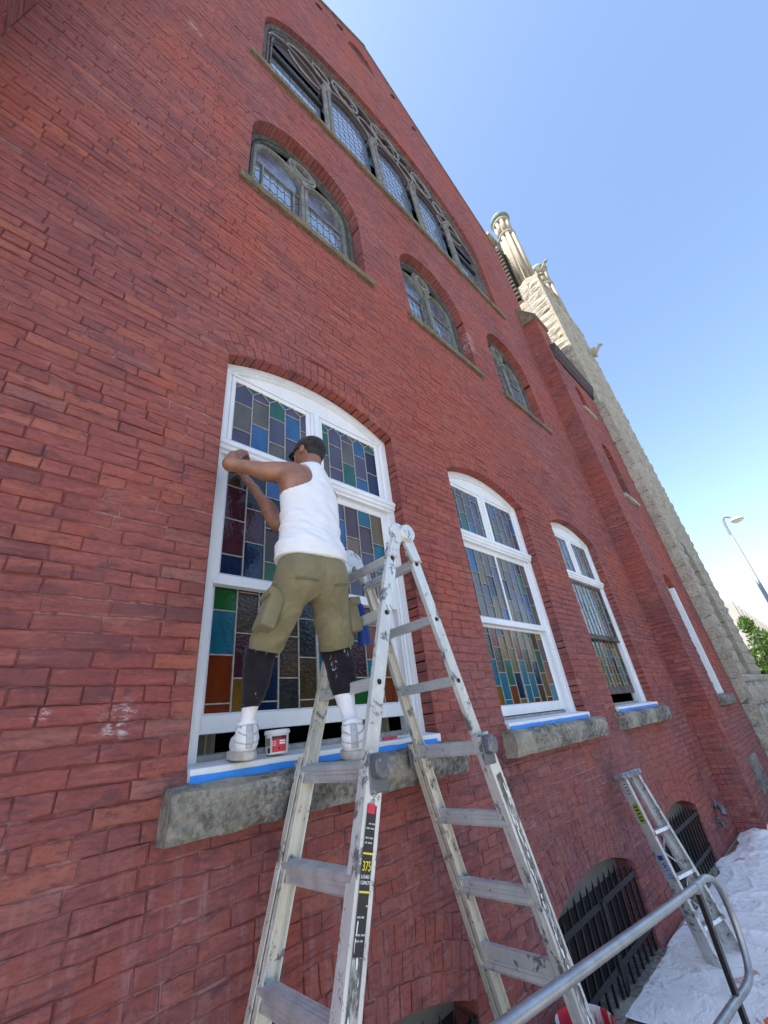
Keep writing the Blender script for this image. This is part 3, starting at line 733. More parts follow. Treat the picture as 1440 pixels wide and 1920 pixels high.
def mid_window(idx):
    op = MID[idx]; c = op.c; Y = .165; R = op.hw; zs = op.zs
    f = MB()
    # outer frame following the opening
    line = [(c - R + .035, Y, op.z0)] + [(x, Y, z) for x, z in op.arc(32, -.035)] + [(c + R - .035, Y, op.z0)]
    moulded(line, [(.07, .05)], f)
    line = [(c - R + .09, Y + .02, op.z0)] + [(x, Y + .02, z) for x, z in op.arc(32, -.09)] + [(c + R - .09, Y + .02, op.z0)]
    moulded(line, [(.035, .03)], f)
    w = f.build('arched_window', M['oldframe'], church); w['label'] = LABM[idx]
    # two round-headed lights, a shaft between and a roundel above
    t = MB(); lr = .335; zc = zs + .08; hb = zs - .14
    for s in (-1, 1):
        lc = c + s * .345
        moulded([(lc - lr, Y + .03, op.z0)] + arcpts(lc, zc, lr, math.pi, 0, Y + .03) + [(lc + lr, Y + .03, op.z0)], [(.055, .04)], t)
    t.tube([(c - .022, Y + .0, op.z0), (c - .022, Y + .0, zc + .0)], .026, 10); t.tube([(c + .03, Y + .0, op.z0), (c + .03, Y + .0, zc)], .026, 10)
    t.build('tracery', M['tracery'], w)
    b = MB(); b.lathe((c, Y - .0, zc + .03), [(.02, -.05), (.055, -.045), (.06, -.01), (.05, .05)], 'Y', 12); b.build('capital', M['tracery'], w)
    r = MB(); ring = arcpts(c, zs + .545, .145, 0, 2 * math.pi, Y + .01, 28)[:-1]
    r.sweep(ring, [(-.035, -.04), (.035, -.04), (.03, .01), (-.03, .01)], up=(0, -1, 0), closed=True)
    r.sweep(arcpts(c, zs + .545, .205, 0, 2 * math.pi, Y + .02, 28)[:-1], [(-.025, -.03), (.025, -.03), (.02, .01), (-.02, .01)], up=(0, -1, 0), closed=True)
    r.build('roundel', M['tracery'], w)
    g = MB(); g.prism(arcpts2(c, zs + .545, .13, 24), Y + .04, Y + .046); g.build('roundel_glass', M['quarry2'], w)
    g = MB(); g.prism([(c - R + .06, zs - .3), (c + R - .06, zs - .3)] + [p for p in op.arc(24, -.06)][::-1], Y + .11, Y + .12); g.build('spandrel', M['traceryd'], w)
    for s in (-1, 1):
        lc = c + s * .345
        clip = lambda x, lc=lc: zc + math.sqrt(max(0, (lr - .03) ** 2 - (x - lc) ** 2)) if abs(x - lc) < lr - .03 else zc
        hex_glass(w, lc - lr + .035, lc + lr - .035, op.z0, zc + lr, Y + .07, clip, .095, .21, M['quarry'])
        # band of patterned glass under the head and an upright strip each side
        p = MB(); a = arcpts2(lc, zc, lr - .045, 20, 0, math.pi); p.prism([(lc - lr + .045, hb), (lc + lr - .045, hb)] + a, Y + .064, Y + .068); p.build('head_glass', M['headglass'], w)
        p = MB(); p.lathe((lc + .04, Y + .060, zc + .13), [(.045, 0), (.045, .003)], 'Y', 14); p.build('glass_jewel', GL['teal'] if idx else M['quarry'], w)
        p = MB(); p.bar((lc - lr + .03, Y + .05, hb), (lc + lr - .03, Y + .05, hb), .022, .018, (0, 1, 0))
        if s < 0: p.bar((lc - lr + .12, Y + .045, op.z0), (lc - lr + .12, Y + .045, hb), .022, .02, (0, 1, 0)); p.bar((lc + lr - .12, Y + .045, op.z0), (lc + lr - .12, Y + .045, hb), .022, .02, (0, 1, 0))
        p.build('saddle_bar', M['tracery'], w)
    rock_sill(c - .90, c + .90, op.z0 - .10, op.z0 + .005, .055, M['brownstone'], w, rough=.005)
def arcpts2(cx, cz, r, n, a0=0., a1=2 * math.pi):
    k = n if a1 - a0 > 6 else n + 1
    return [(cx + r * math.cos(a0 + (a1 - a0) * i / n), cz + r * math.sin(a0 + (a1 - a0) * i / n)) for i in range(k)]
for i in range(3): mid_window(i)

# the great window ------------------------------------------------------------------
def great_window():
    op = BIG; c = op.c; Y = .10; z0 = op.z0
    M['pale'] = simple('pale_tracery_edge', (.27, .265, .27), .7, 0, .3, 8); M['plum'] = simple('dark_plum_woodwork', (.040, .026, .028), .7, 0, .35, 6)
    f = MB()
    for g, wd, dy in ((-.05, .10, 0), (-.13, .06, .03), (-.20, .05, .05)):
        line = [(c - op.hw - g, Y + dy, z0)] + [(x, Y + dy, z) for x, z in op.arc(48, g)] + [(c + op.hw + g, Y + dy, z0)]
        moulded(line, [(wd, .06)], f)
    w = f.build('great_window', M['traceryd'], church); w['label'] = 'wide arched window with five lights and tracery high in the gable'
    n = 5; span = 2 * (op.hw - .10); lw = span / n; xs = [c - span / 2 + lw * i for i in range(n + 1)]
    def ztop(x):
        u = (x - c) / (op.hw - .2); return op.zs + (op.rise - .2) * math.sqrt(max(0, 1 - u * u))
    for i in range(1, n):
        b = MB(); b.tube([(xs[i] - .05, Y - .01, z0), (xs[i] - .05, Y - .01, 11.05)], .045, 8); b.tube([(xs[i] + .05, Y - .01, z0), (xs[i] + .05, Y - .01, 11.05)], .045, 8)
        b.lathe((xs[i], Y, 11.05), [(.06, -.06), (.11, .0), (.12, .05), (.08, .12)], 'Z', 12); b.build('mullion', M['tracery'], w)
    t = MB(); e = MB()
    def both(pts, wd, closed=False):
        if closed: t.sweep(pts, [(-wd / 2, -.05), (wd / 2, -.05), (wd * .4, .0), (-wd * .4, .0)], up=(0, -1, 0), closed=True)
        else: moulded(pts, [(wd, .05)], t)
        q = [(x, y - .012, z) for x, y, z in pts]; k = wd * .13
        e.sweep(q, [(-k, -.012), (k, -.012), (k * .6, .012), (-k * .6, .012)], up=(0, -1, 0), closed=closed)
    for i in range(n):
        lc = (xs[i] + xs[i + 1]) / 2; r = lw / 2 - .02
        zs = 11.15 if 0 < i < n - 1 else 10.75
        both(arcpts(lc, zs, r, math.pi, 0, Y + .02, 22), .085)
        moulded(arcpts(lc, zs, r - .10, math.pi, 0, Y + .05, 22), [(.05, .04)], t)
        clip = lambda x, lc=lc, zs=zs, r=r: min(ztop(x) - .05, zs - .12 + math.sqrt(max(0, (r - .03) ** 2 - (x - lc) ** 2)))
        hex_glass(w, xs[i] + .10, xs[i + 1] - .10, z0, zs + r, Y + .10, clip, .13, .24, M['quarry'])
        if i in (0, 4):
            b = MB(); b.box((xs[i] + .09, Y + .04, 10.25), (xs[i + 1] - .09, Y + .1, 10.38)); b.build('saddle_bar', M['black'], w)
            b = MB(); b.prism([(xs[i] + .08, 10.8), (xs[i + 1] - .08, 10.8)] + [(x, min(zz, ztop(x))) for x, zz in arcpts2(lc, zs, r - .06, 16, 0, math.pi)], Y + .06, Y + .08); b.build('blind', M['plum'], w)
    for cx, cz, r in ((c - 1.25, 12.30, .36), (c, 12.45, .46), (c + 1.25, 12.30, .36)):
        both(arcpts(cx, cz, r, 0, 2 * math.pi, Y + .03, 30)[:-1], .08, True)
        for k in range(4):
            a = k * math.pi / 2 + math.pi / 4; both(arcpts(cx + r * .42 * math.cos(a), cz + r * .42 * math.sin(a), r * .40, a - 1.9, a + 1.9, Y + .05, 12), .045)
    for s in (-1, 1):
        both(arcpts(c + s * 1.3, 11.0, 1.85, math.pi / 2 - s * 1.1, math.pi / 2 + s * .7, Y + .03, 26), .07)
        both(arcpts(c + s * 2.2, 11.45, .5, 0, 2 * math.pi, Y + .045, 24)[:-1], .06, True)
        both(arcpts(c + s * .62, 12.0, .28, 0, 2 * math.pi, Y + .045, 20)[:-1], .05, True)
        both(arcpts(c + s * 1.9, 12.05, .22, 0, 2 * math.pi, Y + .045, 18)[:-1], .05, True)
    t.build('tracery', M['plum'], w); e.build('tracery_edge', M['pale'], w)
    g = MB(); g.prism([(c - op.hw + .06, 10.4), (c + op.hw - .06, 10.4)] + op.arc(40, -.05)[::-1], Y + .14, Y + .15); g.build('tracery_glass', mk_glass('dim_tracery_glass', (.022, .016, .018), .35, .3, 12, 1.5), w)
    rock_sill(c - 3.36, c + 3.36, z0 - .11, z0 + .005, .065, M['brownstone'], w, rough=.005)
great_window()

# narrow windows of the annex ---------------------------------------------------------
for i, op in enumerate(NAR):
    f = MB(); Y = BY + .13; c = op.c
    line = [(c - op.hw + .04, Y, op.z0)] + [(x, Y, z) for x, z in op.arc(14, -.04)] + [(c + op.hw - .04, Y, op.z0)]
    moulded(line, [(.08, .05)], f)
    if i == 0: f.box((c - op.hw + .08, Y - .01, .95), (c + op.hw - .08, Y + .04, 1.03)); f.box((c - op.hw + .02, Y - .02, -.06), (c + op.hw - .02, Y + .05, .05))
    if i == 0:
        f.box((c + op.hw - .075, BY + .012, -.055), (c + op.hw - .004, BY + .20, 2.0)); f.box((c - op.hw + .004, BY + .10, -.055), (c - op.hw + .05, BY + .20, 2.0))
    w = f.build('narrow_window', M['paint'] if i == 0 else M['traceryd'], church); w['label'] = ('white framed', 'tall dark', 'short dark')[i] + ' narrow window in the annex wall'
    g = MB(); g.prism([(c - op.hw + .05, op.z0), (c + op.hw - .05, op.z0)] + op.arc(14, -.05)[::-1], Y + .03, Y + .04); g.build('glass', M['quarry2'] if i == 0 else GL['slate'], w)
    rock_sill(c - op.hw - .12, c + op.hw + .14, op.z0 - (.17, .1, .08)[i], op.z0 + .005, (.10, .07, .06)[i], M['sill'] if i == 0 else M['tower'], w, rough=.012 if i == 0 else .004, y0=BY)

# basement windows with iron grilles -----------------------------------------------------
def basement(idx):
    op = BAS[idx]; c = op.c
    f = MB(); f.prism([(c - op.hw + .002, -1.335), (c + op.hw - .002, -1.335)] + op.arc(16, -.003)[::-1], .17, .20)
    w = f.build('basement_window', M['panel'], church)
    d = MB(); d.box((c - op.hw, .19, -1.9), (c + op.hw, .21, -1.336)); d.build('dark_opening', M['black'], w)
    s = MB(); s.box((c - op.hw - .06, -.05, -1.93), (c + op.hw + .06, .3, -1.845)); s.build('concrete_sill', M['sill'], w, bevel=.01)
    g = MB()
    for z in (-1.345, -1.70): g.box((c - op.hw + .01, .012, z - .02), (c + op.hw - .01, .028, z + .02))
    gr = g.build('iron_grille', M['iron'], church)
    n = 14
    for k in range(n):
        x = c - op.hw + .05 + (2 * op.hw - .1) * k / (n - 1); h = op.half(-1.26) and 0
        top = min(-1.19, (op.cz + math.sqrt(op.R ** 2 - (x - c) ** 2)) - .035)
        b = MB(); b.bar((x, .02, -1.84), (x, .02, top - .05), .017, .017, (0, 1, 0)); b.add([(x - .0085, .0115, top - .05), (x + .0085, .0115, top - .05), (x + .0085, .0285, top - .05), (x - .0085, .0285, top - .05), (x, .02, top)], [(0, 1, 4), (1, 2, 4), (2, 3, 4), (3, 0, 4)])
        b.build('bar', M['iron'], gr)
    if idx == 1:
        b = MB(); b.box((c - .02, .0, -1.84), (c + .02, .012, -1.33)); b.build('meeting_stile', M['iron'], gr)
for i in range(3): basement(i)
# tap and pipe stub by the buttress
M['pipe'] = simple('grey_pipe', (.17, .17, .18), .5, .6, .3, 20)
t = MB(); t.tube([(8.08, .02, -1.40), (8.08, -.06, -1.40), (8.04, -.10, -1.44), (8.0, -.10, -1.50)], .035, 12); t.lathe((8.08, -.035, -1.40), [(.055, -.012), (.06, 0), (.05, .012)], 'Y', 14)
o = t.build('standpipe', M['pipe'], origin=(8.08, 0, -1.4), smooth=False); tag(o, 'grey pipe fitting sticking out of the wall by the buttress', 'pipe')
b = MB(); b.tube([(7.92, .02, -1.56), (7.92, -.05, -1.56), (7.86, -.09, -1.60)], .022, 10); b.lathe((7.92, -.03, -1.515), [(.03, -.006), (.032, 0), (.03, .006)], 'Z', 12); b.tube([(7.92, -.03, -1.56), (7.92, -.03, -1.515)], .008, 8)
tag(b.build('tap', M['pipe'], origin=(7.92, 0, -1.56)), 'small outdoor tap on the wall below the pipe fitting', 'tap')

# ================================================================== stone tower beyond the annex
TX, TY = 11.555, -.50
STN = []
def put_stone(q, fr, n0, relief, bucket):
    (ua, va), (ub, vb) = q; N = 4; vv = []
    for i in range(N):
        for k in range(N):
            u = ua + (ub - ua) * i / (N - 1); v = va + (vb - va) * k / (N - 1)
            e = 0 if i in (0, N - 1) or k in (0, N - 1) else 1
            n = n0 - .012 + random.gauss(0, .004) + e * (relief * random.uniform(.35, 1.25))
            if e: u += random.gauss(0, .02 * (ub - ua)); v += random.gauss(0, .03 * (vb - va))
            vv.append(fr(u, v, n))
    bk = [fr(u, v, n0 - .10) for u, v in ((ua, va), (ub, va), (ub, vb), (ua, vb))]
    ff = [(i * N + k, (i + 1) * N + k, (i + 1) * N + k + 1, i * N + k + 1) for i in range(N - 1) for k in range(N - 1)]
    m = N * N
    ff += [(m, m + 1) + tuple(i * N for i in range(N - 1, -1, -1)), (m + 1, m + 2) + tuple((N - 1) * N + k for k in range(N - 1, -1, -1)),
           (m + 2, m + 3) + tuple(i * N + N - 1 for i in range(N)), (m + 3, m) + tuple(k for k in range(N))]
    pp = [project(fr(u, v, n0)) for u, v in ((ua, va), (ub, va), (ub, vb), (ua, vb))]
    ar = 0
    if all(pp): ar = abs(sum(pp[i][0] * pp[(i + 1) % 4][1] - pp[(i + 1) % 4][0] * pp[i][1] for i in range(4))) / 2
    STN.append((vv + bk, ff, ar, bucket))
def lay_stone(u0, u1, v0, v1, fr, hole=None, big=False, n0=0., rel=.045, hs=(.24, .40), bucket='t'):
    v = v0; j = .012
    while v < v1 - .05:
        h = min(random.uniform(*hs), v1 - v)
        if v1 - v - h < .12: h = v1 - v
        segs = [(u0, u1)]
        if hole and v < hole[3] and v + h > hole[2]: segs = [(u0, hole[0]), (hole[1], u1)]
        for a, b in segs:
            u = a
            while u < b - .04:
                L = random.uniform(1.0, 2.4) * h
                if b - u - L < .2: L = b - u
                put_stone([(u + j / 2, v + j / 2), (u + L - j / 2, v + h - j / 2)], fr, n0, rel, bucket); u += L
        v += h
tower = empty('stone_tower', (13.7, 2, GROUND)); tag(tower, 'pale rock-faced stone church tower with belfry turrets behind the brick church', 'tower')
TF = lambda u, v, n: (u, TY - n, v)
TS = lambda u, v, n: (TX - n, -u, v)
HOLE = (13.25, 13.95, .25, 3.4)
lay_stone(TX, 15.9, .25, 14.3, TF, HOLE)
TBF = lambda u, v, n: (u, TY - .10 - n, v)
lay_stone(TX - .0, 16.1, GROUND, .25, TBF, rel=.06, hs=(.42, .55))
lay_stone(-2.6, .50, 7.9, 14.3, TS, rel=.04)
lay_stone(.0, .60, GROUND, 7.9, TS, rel=.04, hs=(.35, .5))
core = MB()
core.box((TX + .015, TY + .015, GROUND - .3), (HOLE[0], 5.0, 14.3)); core.box((HOLE[1], TY + .016, GROUND - .3), (15.9, 5.0, 14.3))
core.box((HOLE[0], TY + .30, GROUND - .3), (HOLE[1], 4.9, 14.29)); core.box((HOLE[0], TY + .015, HOLE[3]), (HOLE[1], TY + .30, 14.29)); core.box((HOLE[0], TY + .015, GROUND - .3), (HOLE[1], TY + .3, HOLE[2]))
core.box((TX + .016, TY - .09, GROUND - .3), (16.08, TY + .014, .22))
M['towermortar'] = simple('grey_tower_mortar', (.13, .12, .105), .95, 0, .3, 6)
body = core.build('tower_wall', M['towermortar'], tower)
order = sorted(range(len(STN)), key=lambda i: -STN[i][2]); single = set(order[:300]); blk = MB()
for i, (vv, ff, ar, bk) in enumerate(STN):
    if i in single:
        b = MB(); b.add(vv, ff); b.build('stone', M['tower'], body, origin=vv[0])
    else: blk.add(vv, ff)
tag(blk.build('stonework', M['tower'], body), kind='stuff')
z = HOLE[2]
while z < HOLE[3] - .1:                                      # dressed jamb blocks of the tall recess
    h = random.uniform(.35, .6); h = min(h, HOLE[3] - z); d = random.choice((.0, .03))
    b = MB(); b.box((HOLE[1] - .045 - d, TY - .03, z + .006), (HOLE[1] + .05, TY + .29, z + h - .006)); b.build('jamb_stone', M['towersmooth'], body, bevel=.006); z += h
# belfry: dressed corner turrets, louvred opening, cornice, copper caps
M['copper'] = simple('green_copper', (.15, .22, .18), .7, .1, .35, 6)
b = MB(); b.box((TX + .02, TY - .03, 14.3), (15.9, 5.0, 14.52)); b.build('string_course', M['towersmooth'], tower, bevel=.02)
b = MB(); b.box((TX + .42, TY + .42, 14.5), (15.5, 4.9, 18.3)); b.build('belfry_wall', M['towersmooth'], tower)
def turret(cx, cy, r, z0, z1):
    t = MB(); n = 8
    t.lathe((cx, cy, 0), [(r * .78, z0), (r * .78, z1)], 'Z', 16)
    t.lathe((cx, cy, 0), [(r * 1.05, z0), (r * 1.12, z0 + .05), (r * 1.05, z0 + .16), (r * .9, z0 + .22)], 'Z', 16)
    for zz in (z1 - 1.15, z1 - .12): t.lathe((cx, cy, 0), [(r * .9, zz - .1), (r * 1.1, zz - .03), (r * 1.12, zz + .05), (r * .9, zz + .14)], 'Z', 20)
    o = t.build('turret', M['towersmooth'], tower, smooth=False)
    for k in range(n):
        a = 2 * math.pi * (k + .5) / n; s = MB(); x, y = cx + r * .82 * math.cos(a), cy + r * .82 * math.sin(a)
        s.tube([(x, y, z0 + .15), (x, y, z1 - 1.25)], r * .24, 10); s.tube([(x, y, z1 - 1.05), (x, y, z1 - .2)], r * .22, 10); s.build('shaft', M['towersmooth'], o, smooth=True)
    c = MB(); c.lathe((cx, cy, 0), [(r * .9, z1), (r * 1.22, z1 + .05), (r * 1.3, z1 + .14), (r * 1.25, z1 + .2), (r * 1.15, z1 + .24), (r * .9, z1 + .42), (r * .5, z1 + .58), (.03, z1 + .68)], 'Z', 22); c.build('copper_cap', M['copper'], o)
turret(11.95, -.08, .33, 14.5, 19.15); turret(15.5, -.10, .33, 14.5, 19.15)
b = MB(); b.box((TX - .055, .30, 13.80), (TX + .43, 1.7, 17.35)); lo = b.build('belfry_opening', M['black'], tower)
for i in range(14):
    s = MB(); zz = 13.92 + i * .245; s.bar((TX - .09, .30, zz), (TX - .09, 1.7, zz), .13, .07, (-.55, 0, 1)); s.build('louver', M['towersmooth'], lo)
b = MB(); b.box((TX + .05, .35, 17.35), (TX + .5, 3.2, 17.6)); b.box((TX - .05, .35, 18.3), (15.7, 5.0, 18.42)); b.box((TX - .15, .38, 18.42), (15.7, 5.1, 18.62)); b.build('belfry_cornice', M['towersmooth'], tower, bevel=.02)
M['whiteroof'] = simple('pale_metal_roof', (.62, .62, .62), .5, 0, .1, 3)
b = MB(); b.add([(TX - .1, .4, 18.62), (TX - .1, 5, 18.62), (15.6, 5, 18.62), (15.6, .4, 18.62), (13.5, 2.6, 21.0)], [(0, 1, 4), (1, 2, 4), (2, 3, 4), (3, 0, 4)]); b.build('spire_roof', M['whiteroof'], tower)
def gargoyle(base, d, s=1.0):
    base = Vector(base); d = Vector(d).normalized(); g = MB(); up = Vector((0, 0, 1))
    p = [base + d * t * s + up * h * s for t, h in ((0, 0), (.16, .06), (.32, .12), (.46, .22), (.56, .34), (.66, .36), (.74, .33))]
    g.tube(p, [.13 * s, .13 * s, .11 * s, .085 * s, .075 * s, .085 * s, .04 * s], 10)
    sd = d.cross(up).normalized()
    for k in (-1, 1):
        a = base + d * .12 * s + sd * k * .09 * s
        g.add([a, a + d * .2 * s, a + d * .26 * s + up * .30 * s + sd * k * .10 * s, a + up * .24 * s + sd * k * .13 * s, a + sd * k * .03 * s, a + d * .2 * s + sd * k * .03 * s, a + d * .26 * s + up * .29 * s + sd * k * .13 * s, a + up * .23 * s + sd * k * .16 * s],
              [(0, 1, 2, 3), (7, 6, 5, 4), (0, 4, 5, 1), (1, 5, 6, 2), (2, 6, 7, 3), (3, 7, 4, 0)])
        e = p[4] + sd * k * .06 * s + up * .06 * s; g.bar(e, e + up * .09 * s + sd * k * .03 * s, .03 * s, .03 * s, (1, 0, 0))
        l = base + d * .2 * s + sd * k * .08 * s - up * .04 * s; g.tube([l, l - up * .12 * s + d * .05 * s, l - up * .14 * s + d * .14 * s], [.05 * s, .035 * s, .025 * s], 7)
    g.build('gargoyle', M['towersmooth'], tower, smooth=False)
gargoyle((TX + .12, TY + .02, 14.36), (-.25, -1, 0), .75); gargoyle((14.9, TY + .02, 12.35), (.1, -1, 0), .75)

# ================================================================== ground
def mk_ground():
    n = NT('pale_concrete_ground'); c = n.ramp(n.noise(.6, detail=8, rough=.7), [(.3, (.33, .315, .28)), (.7, (.43, .41, .37))])
    c = n.mix(n.ramp(n.noise(18, detail=6), [(.45, .4), (.6, 0.)]), c, (.16, .14, .12))
    return n.fin(c, .9, normal=n.bump(n.noise(40, detail=6), .5, .01))
M['ground'] = mk_ground()
b = MB(); b.add([(-900, -900, GROUND), (900, -900, GROUND), (900, 900, GROUND), (-900, 900, GROUND)], [(0, 1, 2, 3)])
tag(b.build('ground', M['ground']), kind='structure')
M['soil'] = simple('brown_soil', (.17, .12, .09), .95, 0, .45, 9, .8)
b = MB(); nx = 70; vv = []
for i in range(nx + 1):
    for k in range(5):
        x = -1 + 13 * i / nx; y = -.02 - .55 * k / 4
        vv.append((x, y - (.05 * mnoise.noise(Vector((x * 2, 1, 0))) if k == 4 else 0), GROUND + .004 + (.006 if k < 4 else 0) * (1 + mnoise.noise(Vector((x * 4, y * 4, 3)))) * .6))
b.add(vv, [(i * 5 + k, i * 5 + k + 1, (i + 1) * 5 + k + 1, (i + 1) * 5 + k) for i in range(nx) for k in range(4)]); tag(b.build('soil_strip', M['soil']), kind='structure')
# drop cloths
def mk_cloth():
    n = NT('paint_stained_canvas'); c = n.ramp(n.noise(1.2, detail=5), [(.3, (.78, .76, .72)), (.7, (.88, .86, .83))])
    st = n.ramp(n.noise(2.6, n.pos((1, 1.4, 1)), detail=6, rough=.65, dist=.6), [(.615, 0.), (.67, .75)])
    c = n.mix(st, c, (.46, .17, .16)); st = n.ramp(n.noise(11, detail=7, rough=.75), [(.59, 0.), (.65, .7)]); c = n.mix(st, c, (.33, .34, .36))
    return n.fin(c, .9, normal=n.bump(n.noise(220, detail=2), .3, .001, n.bump(n.math('MULTIPLY', n.math('ABSOLUTE', n.math('SUBTRACT', n.noise(4.5, detail=4, rough=.5, dist=1.0), .5)), -1.), .55, .07, n.bump(n.math('MULTIPLY', n.math('ABSOLUTE', n.math('SUBTRACT', n.noise(13, detail=4, rough=.5, dist=1.2), .5)), -1.), .35, .02))), Specular_IOR_Level=.15)
M['cloth'] = mk_cloth()
def drop_cloth(x0, x1, y0, y1, nx, ny, hf, edge, label):
    vv = []
    for i in range(nx + 1):
        for k in range(ny + 1):
            s, t = i / nx, k / ny; x = x0 + (x1 - x0) * s; y = y0 + (y1 - y0) * t
            ex = edge * (mnoise.noise(Vector((x * 1.3, y * 1.3, 7))) + .4 * mnoise.noise(Vector((x * 4, y * 4, 2))))
            w = min(1, 6 * min(s, 1 - s, t, 1 - t) + .12)
            vv.append((x + ex * (1 - min(1, 4 * min(s, 1 - s))), y + ex * (1 - min(1, 4 * min(t, 1 - t))), GROUND + .016 + hf(x, y) * w))
    b = MB(); b.add(vv, [(i * (ny + 1) + k, (i + 1) * (ny + 1) + k, (i + 1) * (ny + 1) + k + 1, i * (ny + 1) + k + 1) for i in range(nx) for k in range(ny)])
    o = b.build('drop_cloth', M['cloth'], origin=((x0 + x1) / 2, (y0 + y1) / 2, GROUND), smooth=True); tag(o, label, 'drop cloth', 'drop cloths along the wall')
    sd = o.modifiers.new('thick', 'SOLIDIFY'); sd.thickness = .003; sd.offset = 1
def ridge(x, y, f, sd): return 1 - abs(mnoise.noise(Vector((x * f, y * f, sd))) * 2.2)
def h_near(x, y):
    a = .55 * x + y; b_ = x - .55 * y; w = .25 * mnoise.noise(Vector((x * 1.2, y * 1.2, 0)))
    f = max(0, 1 - abs(math.sin((b_ + w) * 5.2 + 1.2 * mnoise.noise(Vector((a * .8, b_ * .8, 3))))) * 3.2)
    return .028 * f * (0.5 + mnoise.noise(Vector((x * 1.1, y * 1.1, 6)))) + .020 * max(0, ridge(a * .35, b_ * .9, 3.2, 4.)) ** 5 + .008 * mnoise.noise(Vector((x * 2, y * 2, 9))) + .018
def h_far(x, y):
    e = mnoise.noise(Vector((x * 2.2, y * 2.2, 1))) * .12
    return .022 * max(0, ridge(x + e, y - e, 1.4, 2.2)) ** 6 + .014 * max(0, ridge(x + e, y * 1.3, 3.4, 5.2)) ** 6 + .006 * max(0, ridge(x, y + e, 9.5, 8.)) ** 4 + .03 + .02 * mnoise.noise(Vector((x * .9, y * .9, 4))) + .16 * max(0, 1 - abs(y + .25) * 3.5) * min(1, max(0, x - 7.2)) * (.6 + .5 * mnoise.noise(Vector((x * 5, y * 5, 2))))
drop_cloth(3.80, 5.75, -2.4, -.03, 150, 170, h_near, .03, 'smoothly folded white drop cloth under the stepladder')
drop_cloth(5.45, 9.3, -2.6, -.06, 240, 170, h_far, .12, 'wide crumpled paint-stained drop cloth by the buttress')
M['orange'] = simple('orange_rubber', (.62, .10, .03), .5, 0, .15, 20)
M['blackrub'] = simple('black_rubber', (.015, .015, .016), .5)
b = MB(); b.tube([(4.06 + .16 * t, -.80 - .085 * t - .03 * math.sin(t * 1.3), GROUND + .075 + .02 * math.sin(t * 2.1)) for t in [i * .4 for i in range(34)]], .011, 8)
tag(b.build('extension_cord', M['orange'], origin=(4.06, -.8, GROUND)), 'orange extension cord lying on the white drop cloth', 'cord')

# ================================================================== metal helpers and the articulating ladder
def mk_alu(name, base=(.68, .68, .66), paint=.8, label_dark=0.):
    n = NT(name)
    c = n.ramp(n.noise(9, n.obj((1, 1, .25)), detail=6, rough=.7), [(.3, tuple(x * .78 for x in base)), (.7, base)])
    sp = n.ramp(n.noise(17, n.obj((1, 1, .55)), detail=8, rough=.75, dist=.6), [(.62 - .1 * paint, 0.), (.68, .85)])
    c = n.mix(sp, c, (.74, .73, .70))
    dk = n.ramp(n.noise(13, n.obj((1., 1, .8)), detail=6, rough=.75, dist=.4), [(.548, 0.), (.60, .85)])
    c = n.mix(dk, c, (.09, .095, .105))
    return n.fin(c, n.ramp(sp, [(0, .36), (1, .6)]), n.ramp(sp, [(0, .35), (1, 0.)]), n.bump(n.noise(30, n.obj((1, 1, .4)), detail=6), .25, .003))
M['alu'] = mk_alu('ladder_aluminium'); M['alucream'] = mk_alu('paint_spattered_rail', (.68, .64, .54), 1.0); M['rung'] = mk_alu('ladder_rung_metal', (.60, .60, .60), .3); M['lockm'] = mk_alu('paint_caked_lock', (.14, .15, .17), .7)
M['hole'] = simple('dark_hole', (.01, .01, .01), .9)
M['chrome'] = simple('dented_steel', (.55, .55, .56), .38, .55, .25, 10, .5)
M['labelblack'] = simple('black_label', (.018, .018, .02), .5, 0, .3, 14)
M['greyprint'] = simple('grey_print', (.42, .42, .42), .6); M['yellow'] = simple('yellow_print', (.75, .62, .04), .5, 0, .1); M['white'] = simple('white_print', (.78, .78, .78), .5, 0, .1, 20); M['redlab'] = simple('red_print', (.62, .03, .06), .5, 0, .15)
lad = empty('articulating_ladder', (1.59, -.40, GROUND)); tag(lad, 'tall paint-spattered aluminium A-frame ladder the man stands on', 'ladder')
ZH = .97
def LX(z): return 1.535 - .300 * (ZH - z)
def RXx(z): return 1.640 + .305 * (ZH - z)
def rail(xf, y, z0, z1, w, t, mat, name='rail', face=-1):
    """channel section rail; face = side of the flat web"""
    p = Vector((xf(z0), y, z0)); q = Vector((xf(z1), y, z1)); d = (q - p).normalized(); n = Vector((0, 1, 0)); s = d.cross(n)
    if s.x < 0: s = -s
    prof = [(-w / 2, 0), (w / 2, 0), (w / 2, t), (w / 2 - .006, t), (w / 2 - .006, .007), (-w / 2 + .006, .007), (-w / 2 + .006, t), (-w / 2, t)]
    vv = []; m = len(prof)
    for e in (p, q):
        for a, h in prof: vv.append(e + s * a + n * (h * -face))
    ff = [(i, (i + 1) % m, (i + 1) % m + m, i + m) for i in range(m)] + [(0, 1, 4, 5), (1, 2, 3, 4), (5, 6, 7, 0)] + [(m, m + 5, m + 4, m + 1), (m + 1, m + 4, m + 3, m + 2), (m + 5, m, m + 7, m + 6)]
    b = MB(); b.add(vv, ff); return b.build(name, mat, lad, origin=p, bevel=.0015)
RUNGZ = [.82, .515, .20, -.115, -.425, -.735, -1.04, -1.35]
